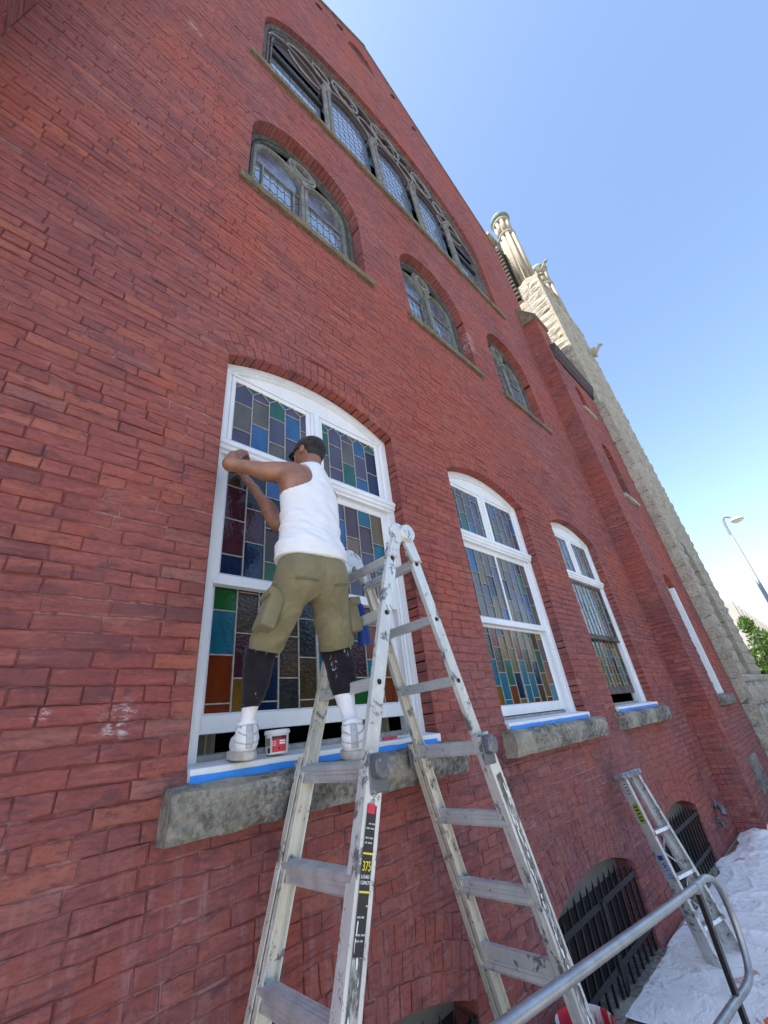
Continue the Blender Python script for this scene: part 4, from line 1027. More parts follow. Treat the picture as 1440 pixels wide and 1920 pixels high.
def rung(x, z, ya, yb, tilt, mat, big=False):
    w, h = (.029, .052) if not big else (.033, .066)
    prof = [(-w, -h * .35), (-w * .85, -h * .5), (w * .3, -h * .42), (w * .9, -h * .15), (w, h * .1), (w * .9, h * .36), (w * .62, h * .5), (w * .5, h * .43), (w * .3, h * .5), (w * .12, h * .43), (-w * .12, h * .5), (-w * .3, h * .43), (-w * .55, h * .5), (-w * .9, h * .42), (-w * .96, h * .2), (-w * .9, h * .1), (-w * .97, 0), (-w * .9, -h * .12)]
    ct, st = math.cos(tilt), math.sin(tilt); n = len(prof); vv = [(x + a * ct - c * st, y, z + a * st + c * ct) for y in (ya, yb) for a, c in prof]
    b = MB(); b.add(vv, [(i, i + n, (i + 1) % n + n, (i + 1) % n) for i in range(n)] + [tuple(range(n)), tuple(range(2 * n - 1, n - 1, -1))])
    return b.build('rung', mat, lad, origin=(x, (ya + yb) / 2, z))
for side, xf in ((-1, LX), (1, RXx)):
    split = -.06
    for y, face in ((-.615, -1), (-.185, 1)):
        r = rail(xf, y, ZH - .06, -1.32, .066, .026, M['alu'] if face < 0 else M['alucream'], face=face)
        for zz in RUNGZ[:5]:
            h = MB(); h.lathe((xf(zz), y + face * .0012, zz + .0), [(.012, -.0015), (.012, .0015)], 'Y', 12); h.build('pin_hole', M['hole'], r)
        ro = rail(xf, y + face * .034, split, GROUND + .04, .078, .030, M['alu'] if face < 0 else M['alucream'], 'outer_rail', face=face)
        f = MB(); f.box((xf(GROUND) - .05, y + face * .034 - .022, GROUND + .001), (xf(GROUND) + .05, y + face * .034 + .022, GROUND + .06)); f.build('rubber_foot', M['blackrub'], ro, bevel=.006)
        k = MB(); kx = xf(-.09); k.lathe((kx, y + face * .045, -.105), [(.012, -.03), (.042, -.028), (.045, .0), (.040, .022), (.02, .03)], 'Y', 10)
        k.box((kx - .045, y + face * .036 - .004, -.19), (kx + .045, y + face * .036 + .006, -.06)); k.build('lock', M['lockm'], lad, bevel=.004)
    for i, zz in enumerate(RUNGZ):
        tilt = -side * .12
        if zz > -.08 : rung(xf(zz), zz, -.607, -.193, tilt, M['rung'])
        else: rung(xf(zz), zz, -.643, -.157, tilt, M['chrome'] if side < 0 else M['rung'], True)
    b = MB(); b.bar((xf(-1.05) + side * -.02, -.62, -1.0), (xf(-1.05) + side * -.02, -.18, -1.0), .03, .05); b.build('brace', M['rung'], lad)
for y, face in ((-.615, -1), (-.185, 1)):
    h = MB(); cx = (LX(ZH) + RXx(ZH)) / 2
    h.lathe((cx - .028, y, ZH + .02), [(.02, -.018), (.056, -.014), (.060, 0), (.056, .014), (.02, .018)], 'Y', 24)
    h.lathe((cx + .030, y + face * .022, ZH + .02), [(.02, -.02), (.050, -.016), (.054, 0), (.050, .018), (.03, .024)], 'Y', 24)
    h.prism([(LX(ZH - .14) - .033, ZH - .14), (LX(ZH - .14) + .033, ZH - .14), (cx + .01, ZH + .03), (cx - .06, ZH + .02)], y - .012, y + .010)
    h.prism([(RXx(ZH - .14) - .033, ZH - .14), (RXx(ZH - .14) + .033, ZH - .14), (cx + .07, ZH + .01), (cx + .0, ZH - .02)], y - .014 + face * .004, y + .012 + face * .004)
    hg = h.build('hinge', M['alu'], lad, bevel=.003)
    for xf in (LX, RXx):
        for dz, da in ((-.10, -.015), (-.10, .015), (-.135, -.012), (-.135, .014)):
            rv = MB(); rv.lathe((xf(ZH + dz) + da, y + face * .0145, ZH + dz), [(.001, -.003), (.006, -.002), (.007, 0.), (.006, .002), (.001, .003)], 'Y', 10); rv.build('rivet', M['rung'], hg)
# the long instruction label on the near left rail
d = Vector((LX(0) - LX(-1), 0, 1)).normalized(); sx = Vector((d.z, 0, -d.x))
def LP(z, a, out=.0): return Vector((LX(z), -.6505 - out, z)) + sx * a
def strip(z0, z1, a0, a1, mat, out, nm):
    b = MB(); b.add([LP(z0, a0, out), LP(z0, a1, out), LP(z1, a1, out), LP(z1, a0, out), LP(z0, a0, out - .001), LP(z0, a1, out - .001), LP(z1, a1, out - .001), LP(z1, a0, out - .001)], [(3, 2, 1, 0), (4, 5, 6, 7), (0, 1, 5, 4), (1, 2, 6, 5), (2, 3, 7, 6), (3, 0, 4, 7)])
    return b.build(nm, mat, labp)
labp = None
b = MB(); b.add([LP(-.58, -.024, .0012), LP(-.58, .020, .0012), LP(-.222, .020, .0012), LP(-.222, -.024, .0012)], [(3, 2, 1, 0)]); labp = b.build('instruction_label', M['labelblack'], lad)
strip(-.352, -.347, -.0235, .0195, M['yellow'], .0022, 'yellow_line'); strip(-.444, -.439, -.0235, .0195, M['yellow'], .0022, 'yellow_line')
text('capacity_figure', '375', .036, LP(-.392, -.022, .0022), sx, d, M['yellow'], labp, sx=.72)
text('print', 'LOAD', .013, LP(-.410, -.022, .0022), sx, d, M['white'], labp); text('print', 'CAPACITY', .013, LP(-.424, -.022, .0022), sx, d, M['white'], labp, sx=.75)
strip(-.245, -.218, -.022, .012, M['redlab'], .0023, 'red_patch')
rr = random.Random(3)
for i in range(24):                                    # rows of small print, too small to read
    z = -.262 - i * .0125
    if -.455 < z < -.335: continue
    a = -.021
    while a < .015:
        w = rr.uniform(.006, .02)
        if rr.random() < .75: 
            if i % 3: strip(z, z + .0042, a, min(.018, a + w), M['greyprint'], .0022, 'print')
        a += w + .004
b = MB(); b.add([LP(-1.6, -.024, .0012), LP(-1.6, .020, .0012), LP(-.583, .020, .0012), LP(-.583, -.024, .0012)], [(3, 2, 1, 0)]); b.build('worn_label', mk_alu('scraped_black_label', (.09, .09, .09), 1.6), lad)
for i in range(26):                                    # paint scraped over the label
    z = -.52 - i * .036; a = rr.uniform(-.022, .016); w = rr.uniform(.001, .004)
    kk = rr.uniform(.3, 1.0); b = MB(); pts = [LP(z + .0 * rr.random(), a + w * math.cos(t) + rr.uniform(-.002, .002), .0032) + d * (.03 * math.sin(t) * kk) for t in [k * math.pi / 4 for k in range(8)]]
    b.add(pts, [tuple(range(8))[::-1]]); b.build('paint_smear', M['white'], labp)

dR = Vector((RXx(0) - RXx(-1), 0, 1)).normalized(); sR = Vector((dR.z, 0, -dR.x))
def RP(z, a, out=.0): return Vector((RXx(z), -.6505 - out, z)) + sR * a
b = MB(); b.add([RP(-1.75, -.020, .0012), RP(-1.75, .022, .0012), RP(-.235, .022, .0012), RP(-.235, -.020, .0012)], [(3, 2, 1, 0)]); labr = b.build('worn_label', mk_alu('worn_black_label', (.09, .09, .09), 1.6), lad)
for i in range(46):
    z = -.30 - i * .03; a = rr.uniform(-.02, .02); w = rr.uniform(.002, .008); kk = rr.uniform(.4, 1.2)
    b = MB(); b.add([RP(z, a + w * math.cos(t), .0022) + dR * (.026 * math.sin(t) * kk) for t in [k * math.pi / 4 for k in range(8)]], [tuple(range(8))[::-1]]); b.build('paint_smear', M['white'], labr)

# ================================================================== stepladder leaning folded against the wall
sl = empty('stepladder', (4.72, -.40, GROUND)); tag(sl, 'folded aluminium stepladder with paint-caked cap leaning on the wall', 'stepladder')
SB = Vector((4.70, -.42, GROUND + .03)); ST_ = Vector((4.74, -.14, -.60)); SL = (ST_ - SB); SLn = SL.normalized()
SW = Vector((.93, -.36, 0)); SW = (SW - SLn * SW.dot(SLn)).normalized(); SF = SW.cross(SLn).normalized()
if SF.y > 0: SF = -SF
def SP(h, w, f): return SB + SL * h + SW * w + SF * f
def sbar(a, b_, w, t, nm, mat, up): 
    m = MB(); m.bar(a, b_, w, t, up); return m.build(nm, mat, sl, bevel=.002)
for s, (w0, w1) in ((0, (0, .03)), (1, (.33, .235))):
    m = MB(); a, c = SP(0, w0, 0), SP(.97, w1, 0); m.bar(a, c, .006, .085, SF); m.bar(a + SF * .040 + SW * (.012 if s == 0 else -.012), c + SF * .040 + SW * (.012 if s == 0 else -.012), .026, .006, SF); m.bar(a - SF * .040 + SW * (.012 if s == 0 else -.012), c - SF * .040 + SW * (.012 if s == 0 else -.012), .026, .006, SF)
    r = m.build('front_rail', M['alu'], sl)
    f = MB(); f.bar(SP(-.02, w0, 0), SP(.045, w0, 0), .012, .098, SF); f.build('foot', M['rung'], r)
    sbar(SP(.03, w0 + (.03 if s == 0 else -.03), -.075), SP(.95, w1 + (.02 if s == 0 else -.02), -.055), .022, .035, 'rear_leg', M['alu'], SF)
for h in (.16, .40, .64):
    w0, w1 = .01 + .03 * h, .325 - .095 * h; sbar(SP(h, w0, .0), SP(h, w1, .0), .085, .026, 'step', M['alu'], SLn)
    m = MB(); m.bar(SP(h, w0 + .02, .0455), SP(h, w1 - .06, .0455), .0015, .022, SLn); m.build('step_label', M['white'], sl)
for h0, h1 in ((.20, .36), (.44, .60)):
    for k in (0, 1): sbar(SP(h0 if k else h1, .05, -.07), SP(h1 if k else h0, .26, -.07), .014, .006, 'brace', M['rung'], SF)
m = MB(); m.bar(SP(.985, .0, -.02), SP(.985, .265, -.02), .16, .055, SLn); m.build('cap', mk_alu('paint_caked_cap', (.20, .21, .23), 1.0), sl, bevel=.012)
out = -SW * .0042
M['yellowlab'] = simple('yellow_sticker', (.60, .66, .12), .5, 0, .15); M['bluelab'] = simple('blue_print', (.03, .12, .55), .5)
def slab(h0, h1, f0, f1, mat, nm, o=1.0):
    m = MB(); m.add([SP(h0, .03 * h0, f0) + out * o, SP(h0, .03 * h0, f1) + out * o, SP(h1, .03 * h1, f1) + out * o, SP(h1, .03 * h1, f0) + out * o], [(0, 1, 2, 3), (3, 2, 1, 0)]); return m.build(nm, mat, sl)
slab(.70, .82, -.030, .030, M['yellowlab'], 'yellow_sticker'); slab(.86, .95, -.02, .03, M['white'], 'paper_sticker'); slab(.50, .525, -.03, .02, M['bluelab'], 'blue_logo')
for k in range(5): slab(.715 + k * .02, .722 + k * .02, -.02, .022, M['labelblack'], 'print', 1.15)
for k in range(4): slab(.875 + k * .02, .88 + k * .02, -.012, .02, M['labelblack'], 'print', 1.15)
text('lettering', 'WERNER', .075, SP(.49, .03 * .49, -.028) + out * 1.1, -SLn, SF, M['bluelab'], sl, sx=.62)

# ================================================================== handrail with looped end
M['galv'] = simple('galvanised_steel', (.36, .375, .40), .42, .75, .25, 9, .2); M['blackpaint'] = simple('black_painted_steel', (.012, .012, .013), .35, .1, .3)
hr = empty('handrail', (3.08, -1.0, GROUND)); tag(hr, 'galvanised pipe handrail with looped end on a black post', 'handrail')
def smooth_path(pts, it=3):
    for _ in range(it):
        q = [pts[0]]
        for a, b_ in zip(pts[:-1], pts[1:]): a, b_ = Vector(a), Vector(b_); q += [a * .75 + b_ * .25, a * .25 + b_ * .75]
        pts = q + [pts[-1]]
    return pts
b = MB(); b.tube(smooth_path([(-.9, -1, -.49), (1.0, -1, -.685), (3.12, -1, -.905), (3.30, -1, -.905), (3.48, -1, -.975), (3.53, -1, -1.16), (3.46, -1, -1.335), (3.30, -1, -1.345), (3.02, -1, -1.30), (1.0, -1, -1.085), (-.9, -1, -.89)], 3), .018, 14); b.build('rail', M['galv'], hr, smooth=True)
for x in (.2, 3.10):
    zt = -.49 - .103 * (x + .9) - .0
    b = MB(); b.box((x - .019, -1.012, GROUND + .004), (x + .019, -.988, zt - .02)); p = b.build('post', M['blackpaint'], hr, bevel=.002)
    for zz in (zt - .15, zt - .33, zt - .52):
        h = MB(); h.lathe((x, -1.0135, zz), [(.007, -.001), (.007, .001)], 'Y', 10); h.build('bolt', M['galv'], p)
    b = MB(); b.tube([(x - .02, -1, zt + .002), (x + .02, -1, zt - .002)], .0265, 14); b.build('clamp', M['galv'], hr)
    b = MB(); b.box((x - .05, -1.05, GROUND + .002), (x + .05, -.95, GROUND + .010)); b.build('base_plate', M['blackpaint'], hr)

# ================================================================== paint bucket on the ground, putty tub and scraper on the sill
def mk_bucket():
    n = NT('red_splashed_bucket'); sp = n.ramp(n.noise(7, n.obj((1, 1, .35)), detail=4, dist=.5), [(.49, 0.), (.52, 1.)])
    return n.fin(n.mix(sp, (.74, .72, .70), (.62, .03, .05)), .4)
bu = MB(); bu.lathe((2.95, -.24, GROUND), [(.125, .02), (.130, .03), (.150, .345), (.158, .35), (.158, .368), (.150, .368), (.145, .345), (.124, .05), (.0, .045)], 'Z', 28)
bo = bu.build('paint_bucket', mk_bucket(), origin=(2.95, -.24, GROUND), smooth=False); tag(bo, 'white bucket splashed with red paint behind the ladder foot', 'bucket')
b = MB(); b.tube([(2.95 + .16 * math.cos(a), -.24 - .02 + .10 * math.sin(a) * -1, GROUND + .35 - .10 * abs(math.sin(a))) for a in [math.pi * i / 12 for i in range(13)]], .003, 6); b.build('wire_handle', M['galv'], bo)
b = MB(); b.lathe((2.95, -.24, GROUND), [(.0, .10), (.128, .10)], 'Z', 24); b.build('paint', M['redlab'], bo)
tx, ty, tz = 1.172, .01, -.028
tub = MB(); tub.lathe((tx, ty, tz), [(.048, 0), (.052, .004), (.056, .085), (.0575, .09)], 'Z', 28)
tubo = tub.build('putty_tub', simple('white_plastic', (.72, .72, .70), .4, 0, .06), origin=(tx, ty, tz), smooth=True); tag(tubo, 'small white putty tub with red label on the window sill', 'tub')
b = MB(); b.lathe((tx, ty, tz), [(.0, .104), (.056, .104), (.061, .100), (.062, .086), (.058, .085)], 'Z', 28); b.build('lid', M['paint'], tubo)
def tub_patch(a0, a1, z0, z1, r, mat, nm, par):
    m = MB(); n = 10; vv = []
    for i in range(n + 1):
        a = a0 + (a1 - a0) * i / n
        for z in (z0, z1): rr_ = .0525 + .0045 * (z / .085) + r; vv.append((tx + rr_ * math.cos(a), ty + rr_ * math.sin(a), tz + z))
    m.add(vv, [(i * 2, i * 2 + 2, i * 2 + 3, i * 2 + 1) for i in range(n)]); return m.build(nm, mat, par)
A0 = math.atan2(-2.01, -1.17)
lb = tub_patch(A0 - .42, A0 + .88, .010, .076, .0008, M['redlab'], 'label', tubo); tub_patch(A0 - .42, A0 + .88, .063, .0762, .0013, simple('dark_red_print', (.12, .01, .02), .5), 'label_band', lb)
tub_patch(A0 - 1.1, A0 - .6, .035, .070, .0009, M['panel'], 'side_print', tubo); tub_patch(A0 - .9, A0 - .62, .008, .030, .0009, M['labelblack'], 'barcode', tubo)
for k, (z0, z1) in enumerate(((.051, .058), (.041, .048))): tub_patch(A0 + .22, A0 + .74, z0, z1, .0014, M['white'], 'print', lb)
tub_patch(A0 + .1, A0 + .26, .018, .029, .0014, M['labelblack'], 'print', lb)
an = A0 - .10; nrm = Vector((math.cos(an), math.sin(an), 0)); txd = Vector((-nrm.y, nrm.x, 0)); 
text('figure', '33', .030, Vector((tx, ty, tz + .036)) + nrm * .0565 - txd * .021, txd, (0, 0, 1), M['white'], lb, sx=.72)
b = MB(); b.bar((1.86, -.005, -.026), (1.97, -.01, -.026), .022, .014); o = b.build('scraper', M['redlab'], origin=(1.9, 0, -.026), bevel=.004); tag(o, 'red handled scraper lying on the sill right of the tub', 'scraper')
b = MB(); b.bar((1.97, -.01, -.027), (2.04, -.013, -.028), .03, .002); b.build('blade', M['chrome'], o)
# curtains glimpsed under the raised sash
for i, (xa, xb) in enumerate(((.80, 1.05), (1.98, 2.34))):
    b = MB(); n = 30; vv = [(xa + (xb - xa) * k / n, .42 + .03 * math.sin(k * 1.1), z) for k in range(n + 1) for z in (.002, .75)]
    b.add(vv, [(2 * k, 2 * k + 2, 2 * k + 3, 2 * k + 1) for k in range(n)])
    o = b.build('curtain', M['curtain'], origin=((xa + xb) / 2, .42, .0)); tag(o, ('cream curtain behind the raised sash left of the tub', 'cream curtain behind the raised sash right of the ladder')[i], 'curtain', 'curtains inside the open window')
    sdm = o.modifiers.new('thick', 'SOLIDIFY'); sdm.thickness = .003

# ================================================================== the man: signed distance fields turned into meshes
def V3(*p): return np.array(p, np.float32)
class Grid:
    def __init__(s, lo, hi, h):
        s.h = h; s.lo = np.array(lo, np.float32); s.n = [int(math.ceil((b - a) / h)) + 1 for a, b in zip(lo, hi)]
        ax = [s.lo[i] + h * np.arange(s.n[i], dtype=np.float32) for i in range(3)]
        s.X, s.Y, s.Z = np.meshgrid(*ax, indexing='ij')
    def cap(s, a, b, ra, rb):
        a = V3(*a); b = V3(*b); d = b - a; L = float(d @ d) + 1e-9
        px, py, pz = s.X - a[0], s.Y - a[1], s.Z - a[2]
        t = np.clip((px * d[0] + py * d[1] + pz * d[2]) / L, 0, 1)
        return np.sqrt((px - t * d[0]) ** 2 + (py - t * d[1]) ** 2 + (pz - t * d[2]) ** 2) - (ra + (rb - ra) * t)
    def ell(s, c, r, ax=None):
        px, py, pz = s.X - c[0], s.Y - c[1], s.Z - c[2]
        if ax is not None:
            A = [np.array(v, np.float32) / np.linalg.norm(v) for v in ax]
            px, py, pz = [px * v[0] + py * v[1] + pz * v[2] for v in A]
        q = np.sqrt((px / r[0]) ** 2 + (py / r[1]) ** 2 + (pz / r[2]) ** 2)
        return (q - 1) * min(r) * (0.5 + 0.5 * np.clip(q, 0, 1))
    def rbox(s, c, r, rad, ax=None):
        px, py, pz = s.X - c[0], s.Y - c[1], s.Z - c[2]
        if ax is not None:
            A = [np.array(v, np.float32) / np.linalg.norm(v) for v in ax]
            px, py, pz = [px * v[0] + py * v[1] + pz * v[2] for v in A]
        q = [np.abs(p) - (e - rad) for p, e in zip((px, py, pz), r)]
        return np.sqrt(sum(np.maximum(k, 0) ** 2 for k in q)) + np.minimum(np.maximum(np.maximum(q[0], q[1]), q[2]), 0) - rad
    def plane(s, p, n):
        n = np.array(n, np.float32); n /= np.linalg.norm(n)
        return (s.X - p[0]) * n[0] + (s.Y - p[1]) * n[1] + (s.Z - p[2]) * n[2]
def smin(k, *ds):
    r = ds[0]
    for d in ds[1:]:
        h = np.clip(.5 + .5 * (d - r) / k, 0, 1); r = d + (r - d) * h - k * h * (1 - h)
    return r
def smax(k, a, b): return -smin(k, -a, -b)
def surfnet(F, g, name, mat, parent, smooth_it=2):
    S = F < 0; nx, ny, nz = F.shape
    c = [S[i:nx - 1 + i, j:ny - 1 + j, k:nz - 1 + k] for i in (0, 1) for j in (0, 1) for k in (0, 1)]
    cnt = sum(x.astype(np.int8) for x in c); cell = (cnt > 0) & (cnt < 8)
    idx = np.argwhere(cell); I, J, K = idx.T; ids = -np.ones(cell.shape, np.int64); ids[I, J, K] = np.arange(len(idx))
    val = {(i, j, k): F[I + i, J + j, K + k] for i in (0, 1) for j in (0, 1) for k in (0, 1)}
    acc = np.zeros((len(idx), 3)); n = np.zeros(len(idx)); cs = list(val)
    for a in cs:
        for ax in range(3):
            if a[ax]: continue
            b = list(a); b[ax] = 1; b = tuple(b); va, vb = val[a], val[b]; m = (va < 0) != (vb < 0)
            t = np.where(m, va / np.where(m, va - vb, 1), 0); p = np.zeros((len(idx), 3)); p[:] = a; p[:, ax] += t
            acc[m] += p[m]; n[m] += 1
    v = (idx + acc / n[:, None]) * g.h + g.lo
    faces = []
    for ax in range(3):
        A = [slice(None)] * 3; B = [slice(None)] * 3; A[ax] = slice(0, -1); B[ax] = slice(1, None)
        e = S[tuple(A)] != S[tuple(B)]; e_idx = np.argwhere(e); o1, o2 = (ax + 1) % 3, (ax + 2) % 3
        lim = cell.shape
        ok = (e_idx[:, o1] > 0) & (e_idx[:, o2] > 0) & (e_idx[:, o1] < lim[o1]) & (e_idx[:, o2] < lim[o2]); e_idx = e_idx[ok]
        q = []
        for d1, d2 in ((-1, -1), (0, -1), (0, 0), (-1, 0)):
            p = e_idx.copy(); p[:, o1] += d1; p[:, o2] += d2; q.append(ids[p[:, 0], p[:, 1], p[:, 2]])
        q = np.stack(q, 1); ins = S[e_idx[:, 0], e_idx[:, 1], e_idx[:, 2]]
        q[~ins] = q[~ins][:, ::-1]; faces.append(q)
    f = np.concatenate(faces); f = f[(f >= 0).all(1)]
    for _ in range(smooth_it):                        # light laplacian smoothing
        s_ = np.zeros_like(v); w = np.zeros(len(v))
        for a, b in ((0, 1), (1, 2), (2, 3), (3, 0)):
            np.add.at(s_, f[:, a], v[f[:, b]]); np.add.at(w, f[:, a], 1); np.add.at(s_, f[:, b], v[f[:, a]]); np.add.at(w, f[:, b], 1)
        v = v * .4 + .6 * s_ / np.maximum(w, 1)[:, None]
    off = np.zeros(3); q = parent
    while q is not None: off += np.array(q.location); q = q.parent
    me = bpy.data.meshes.new(name); v = v - off
    me.vertices.add(len(v)); me.vertices.foreach_set('co', v.astype(np.float32).ravel())
    me.loops.add(f.size); me.loops.foreach_set('vertex_index', f.astype(np.int32).ravel()); me.polygons.add(len(f))
    me.polygons.foreach_set('loop_start', np.arange(0, f.size, 4, dtype=np.int32)); me.polygons.foreach_set('loop_total', np.full(len(f), 4, np.int32))
    me.polygons.foreach_set('use_smooth', np.ones(len(f), bool)); me.update(calc_edges=True); me.validate(); me.materials.append(mat)
    return link(bpy.data.objects.new(name, me), parent)
def mk_skin():
    n = NT('skin'); c = n.ramp(n.noise(14, detail=5), [(.3, (.21, .088, .052)), (.7, (.33, .155, .095))])
    return n.fin(c, .42, normal=n.bump(n.noise(140, detail=4), .25, .002, n.bump(n.noise(11, n.pos((1.5, 1, 1)), detail=3), .35, .012)), Subsurface_Weight=.08, Subsurface_Scale=.01)
def mk_fabric(name, col, var, sc, weave, spl=None):
    n = NT(name); c = n.ramp(n.noise(sc, detail=6, rough=.65), [(.3, tuple(x * (1 - var) for x in col)), (.7, tuple(x * (1 + var) for x in col))])
    if spl:
        m = n.ramp(n.noise(13, n.pos((2.2, 1, .6)), detail=6, rough=.75, dist=.8), [(.625, 0.), (.66, .9)]); c = n.mix(m, c, spl)
    nm = n.bump(n.noise(7, n.pos((.8, .8, 2.6)), detail=2, rough=.4, dist=.8), .45, .022); nm = n.bump(n.noise(weave, detail=2), .25, .001, nm)
    return n.fin(c, .92, normal=nm, Specular_IOR_Level=.12, Sheen_Weight=.1)
M['skin'] = mk_skin(); M['shirt'] = mk_fabric('white_cotton_rib', (.70, .70, .72), .05, 8, 500); M['khaki'] = mk_fabric('olive_khaki_twill', (.180, .158, .092), .2, 9, 420)
M['leg'] = mk_fabric('black_leggings', (.016, .013, .018), .3, 10, 380, (.45, .45, .47)); M['sock'] = mk_fabric('white_sock', (.74, .74, .78), .05, 10, 300); M['cap'] = mk_fabric('dark_camouflage_cap', (.030, .026, .027), .6, 22, 300)
M['shoe'] = simple('white_leather', (.74, .74, .75), .5, 0, .06, 20, .15); M['trim'] = simple('grey_shoe_stitching', (.42, .42, .44), .6); M['sole'] = simple('off_white_rubber', (.46, .43, .38), .6, 0, .25, 20); M['hair'] = simple('black_hair', (.012, .010, .010), .7)

man = empty('person', (1.08, -.35, -.03)); tag(man, 'man in white tank top, khaki cargo shorts and dark cap leaning to the window', 'person')
# joints, metres
HIPL, HIPR = (1.00, -.445, .72), (1.17, -.455, .72)
KNL, KNR = (.945, -.235, .400), (1.276, -.335, .400)
ANL, ANR = (.943, -.115, .085), (1.298, -.415, .045)
SHL, SHR = (1.020, -.375, 1.315), (1.290, -.330, 1.275)
ELL, ELR = (.744, -.185, 1.397), (1.105, -.085, 1.165)
WRL, WRR = (.857, -.035, 1.605), (.990, .010, 1.425)
HDL, HDR = Vector((.882, .000, 1.648)), Vector((.970, .055, 1.500))
NECK, HEAD = (1.150, -.365, 1.375), (1.190, -.305, 1.575)
FACE = np.array((-.22, .97, .05)); FACE /= np.linalg.norm(FACE); HUP = np.array((.10, .06, 1.)); HUP -= FACE * (HUP @ FACE); HUP /= np.linalg.norm(HUP); HSD = np.cross(FACE, HUP)
def hp(f, s, u): return tuple(np.array(HEAD) + FACE * f + HSD * s + HUP * u)
def torso(g, e=0.0):
    return smin(.07, g.ell((1.132, -.385, 1.175), (.156 + e, .110 + e, .17 + e)), g.ell((1.110, -.412, 1.02), (.148 + e, .103 + e, .18 + e)),
                g.ell((1.095, -.432, .87), (.146 + e, .104 + e, .16 + e)), g.ell((1.088, -.445, .74), (.158 + e, .118 + e, .13 + e)))
def legs(g, e=0.0):
    L = smin(.05, g.cap(HIPL, KNL, .082 + e, .048 + e), g.cap(KNL, ANL, .044 + e, .026 + e), g.ell((.938, -.215, .305), (.045 + e, .055 + e, .105 + e)))
    R = smin(.05, g.cap(HIPR, KNR, .082 + e, .050 + e), g.cap(KNR, ANR, .046 + e, .028 + e), g.ell((1.285, -.395, .285), (.048 + e, .056 + e, .105 + e)))
    return np.minimum(L, R)
def hand(g, wr, palm, d, nrm, curl, thumb, spread=.016):
    """palm with five separate bent fingers; d along the hand, nrm out of the palm's back"""
    d = Vector(d).normalized(); nrm = Vector(nrm); nrm = (nrm - d * nrm.dot(d)).normalized(); s = d.cross(nrm)
    P = Vector(palm)
    r = smin(.018, g.cap(wr, P, .027, .024), g.rbox(tuple(P + d * .02), (.043, .041, .016), .014, (d, s, nrm)))
    for i, L in enumerate((.062, .074, .070, .054)):
        a = P + d * .055 + s * (spread * (1.5 - i)) * 1.25; b_ = a + d * L * .52 - nrm * L * curl * .25; c = b_ + d * L * .38 - nrm * L * curl * .62
        r = smin(.006, r, g.cap(a, b_, .0098, .0090), g.cap(b_, c, .0088, .0076))
    a = P - d * .012 + s * thumb * .036; b_ = a + d * .035 + s * thumb * .026 - nrm * .012; c = b_ + d * .032 + s * thumb * .004 - nrm * .012
    return smin(.008, r, g.cap(a, b_, .013, .0108), g.cap(b_, c, .0105, .0088))
# body
g = Grid((.62, -.66, -.02), (1.50, .15, 1.76), .0068)
head = smin(.03, g.ell(hp(.006, 0, .022), (.098, .077, .092), (FACE, HSD, HUP)), g.ell(hp(.034, 0, -.052), (.062, .058, .062), (FACE, HSD, HUP)))
head = smin(.012, head, g.cap(hp(.098, 0, .012), hp(.116, 0, -.030), .011, .016), g.ell(hp(.082, 0, -.068), (.020, .026, .012), (FACE, HSD, HUP)), g.cap(hp(.086, -.035, .030), hp(.086, .035, .030), .014, .014))
for s in (-1, 1):
    head = smin(.008, head, g.ell(hp(-.012, s * .080, -.008), (.024, .010, .034), (FACE, HSD, HUP)))
    head = smax(.008, head, -g.ell(hp(.100, s * .031, .008), (.012, .016, .009), (FACE, HSD, HUP)))
neck = g.cap((1.152, -.375, 1.34), hp(-.028, 0, -.05), .060, .056)
arms = []
arms.append(smin(.022, g.cap(SHL, ELL, .055, .036), g.ell(tuple(np.array(SHL) * .72 + np.array(ELL) * .28 + np.array((0, 0, .004))), (.10, .055, .055), (np.array(ELL) - np.array(SHL), (0, 0, 1), (.5, .6, 0))), g.cap(ELL, WRL, .036, .026), g.ell(tuple(np.array(ELL) * .7 + np.array(WRL) * .3), (.09, .042, .042), (np.array(WRL) - np.array(ELL), (1, 0, -.4), (.4, -.6, .2)))))
arms.append(smin(.03, g.cap(SHR, ELR, .052, .041), g.cap(ELR, WRR, .042, .027), g.ell(tuple(np.array(ELR) * .72 + np.array(WRR) * .28), (.09, .044, .044), (np.array(WRR) - np.array(ELR), (1, 0, .5), (0, 1, 0)))))
tr = smin(.06, np.where(g.Z < 1.16, torso(g, -.020), torso(g)), g.cap((1.15, -.37, 1.33), SHL, .062, .062), g.cap((1.155, -.365, 1.32), SHR, .06, .06), g.ell((1.03, -.395, 1.235), (.075, .07, .10)), neck)
body = smin(.035, smin(.025, tr, head), *arms)
body = smin(.015, body, hand(g, WRL, HDL, (.45, .62, .55), (-.4, -.4, .8), .8, -1), hand(g, WRR, HDR, (-.25, .50, .85), (.3, -.9, .4), .7, 1))
body = smin(.03, body, legs(g))
skin_o = surfnet(body, g, 'body', M['skin'], man, 2)
# eyes, brows, hair line below the cap
for s in (-1, 1):
    b = MB(); c = Vector(hp(.088, s * .031, .008)); b.lathe(c, [(.0005, -.011), (.008, -.008), (.011, 0), (.008, .008), (.0005, .011)], 'Z', 10); b.build('eye', M['white'], man, smooth=True)
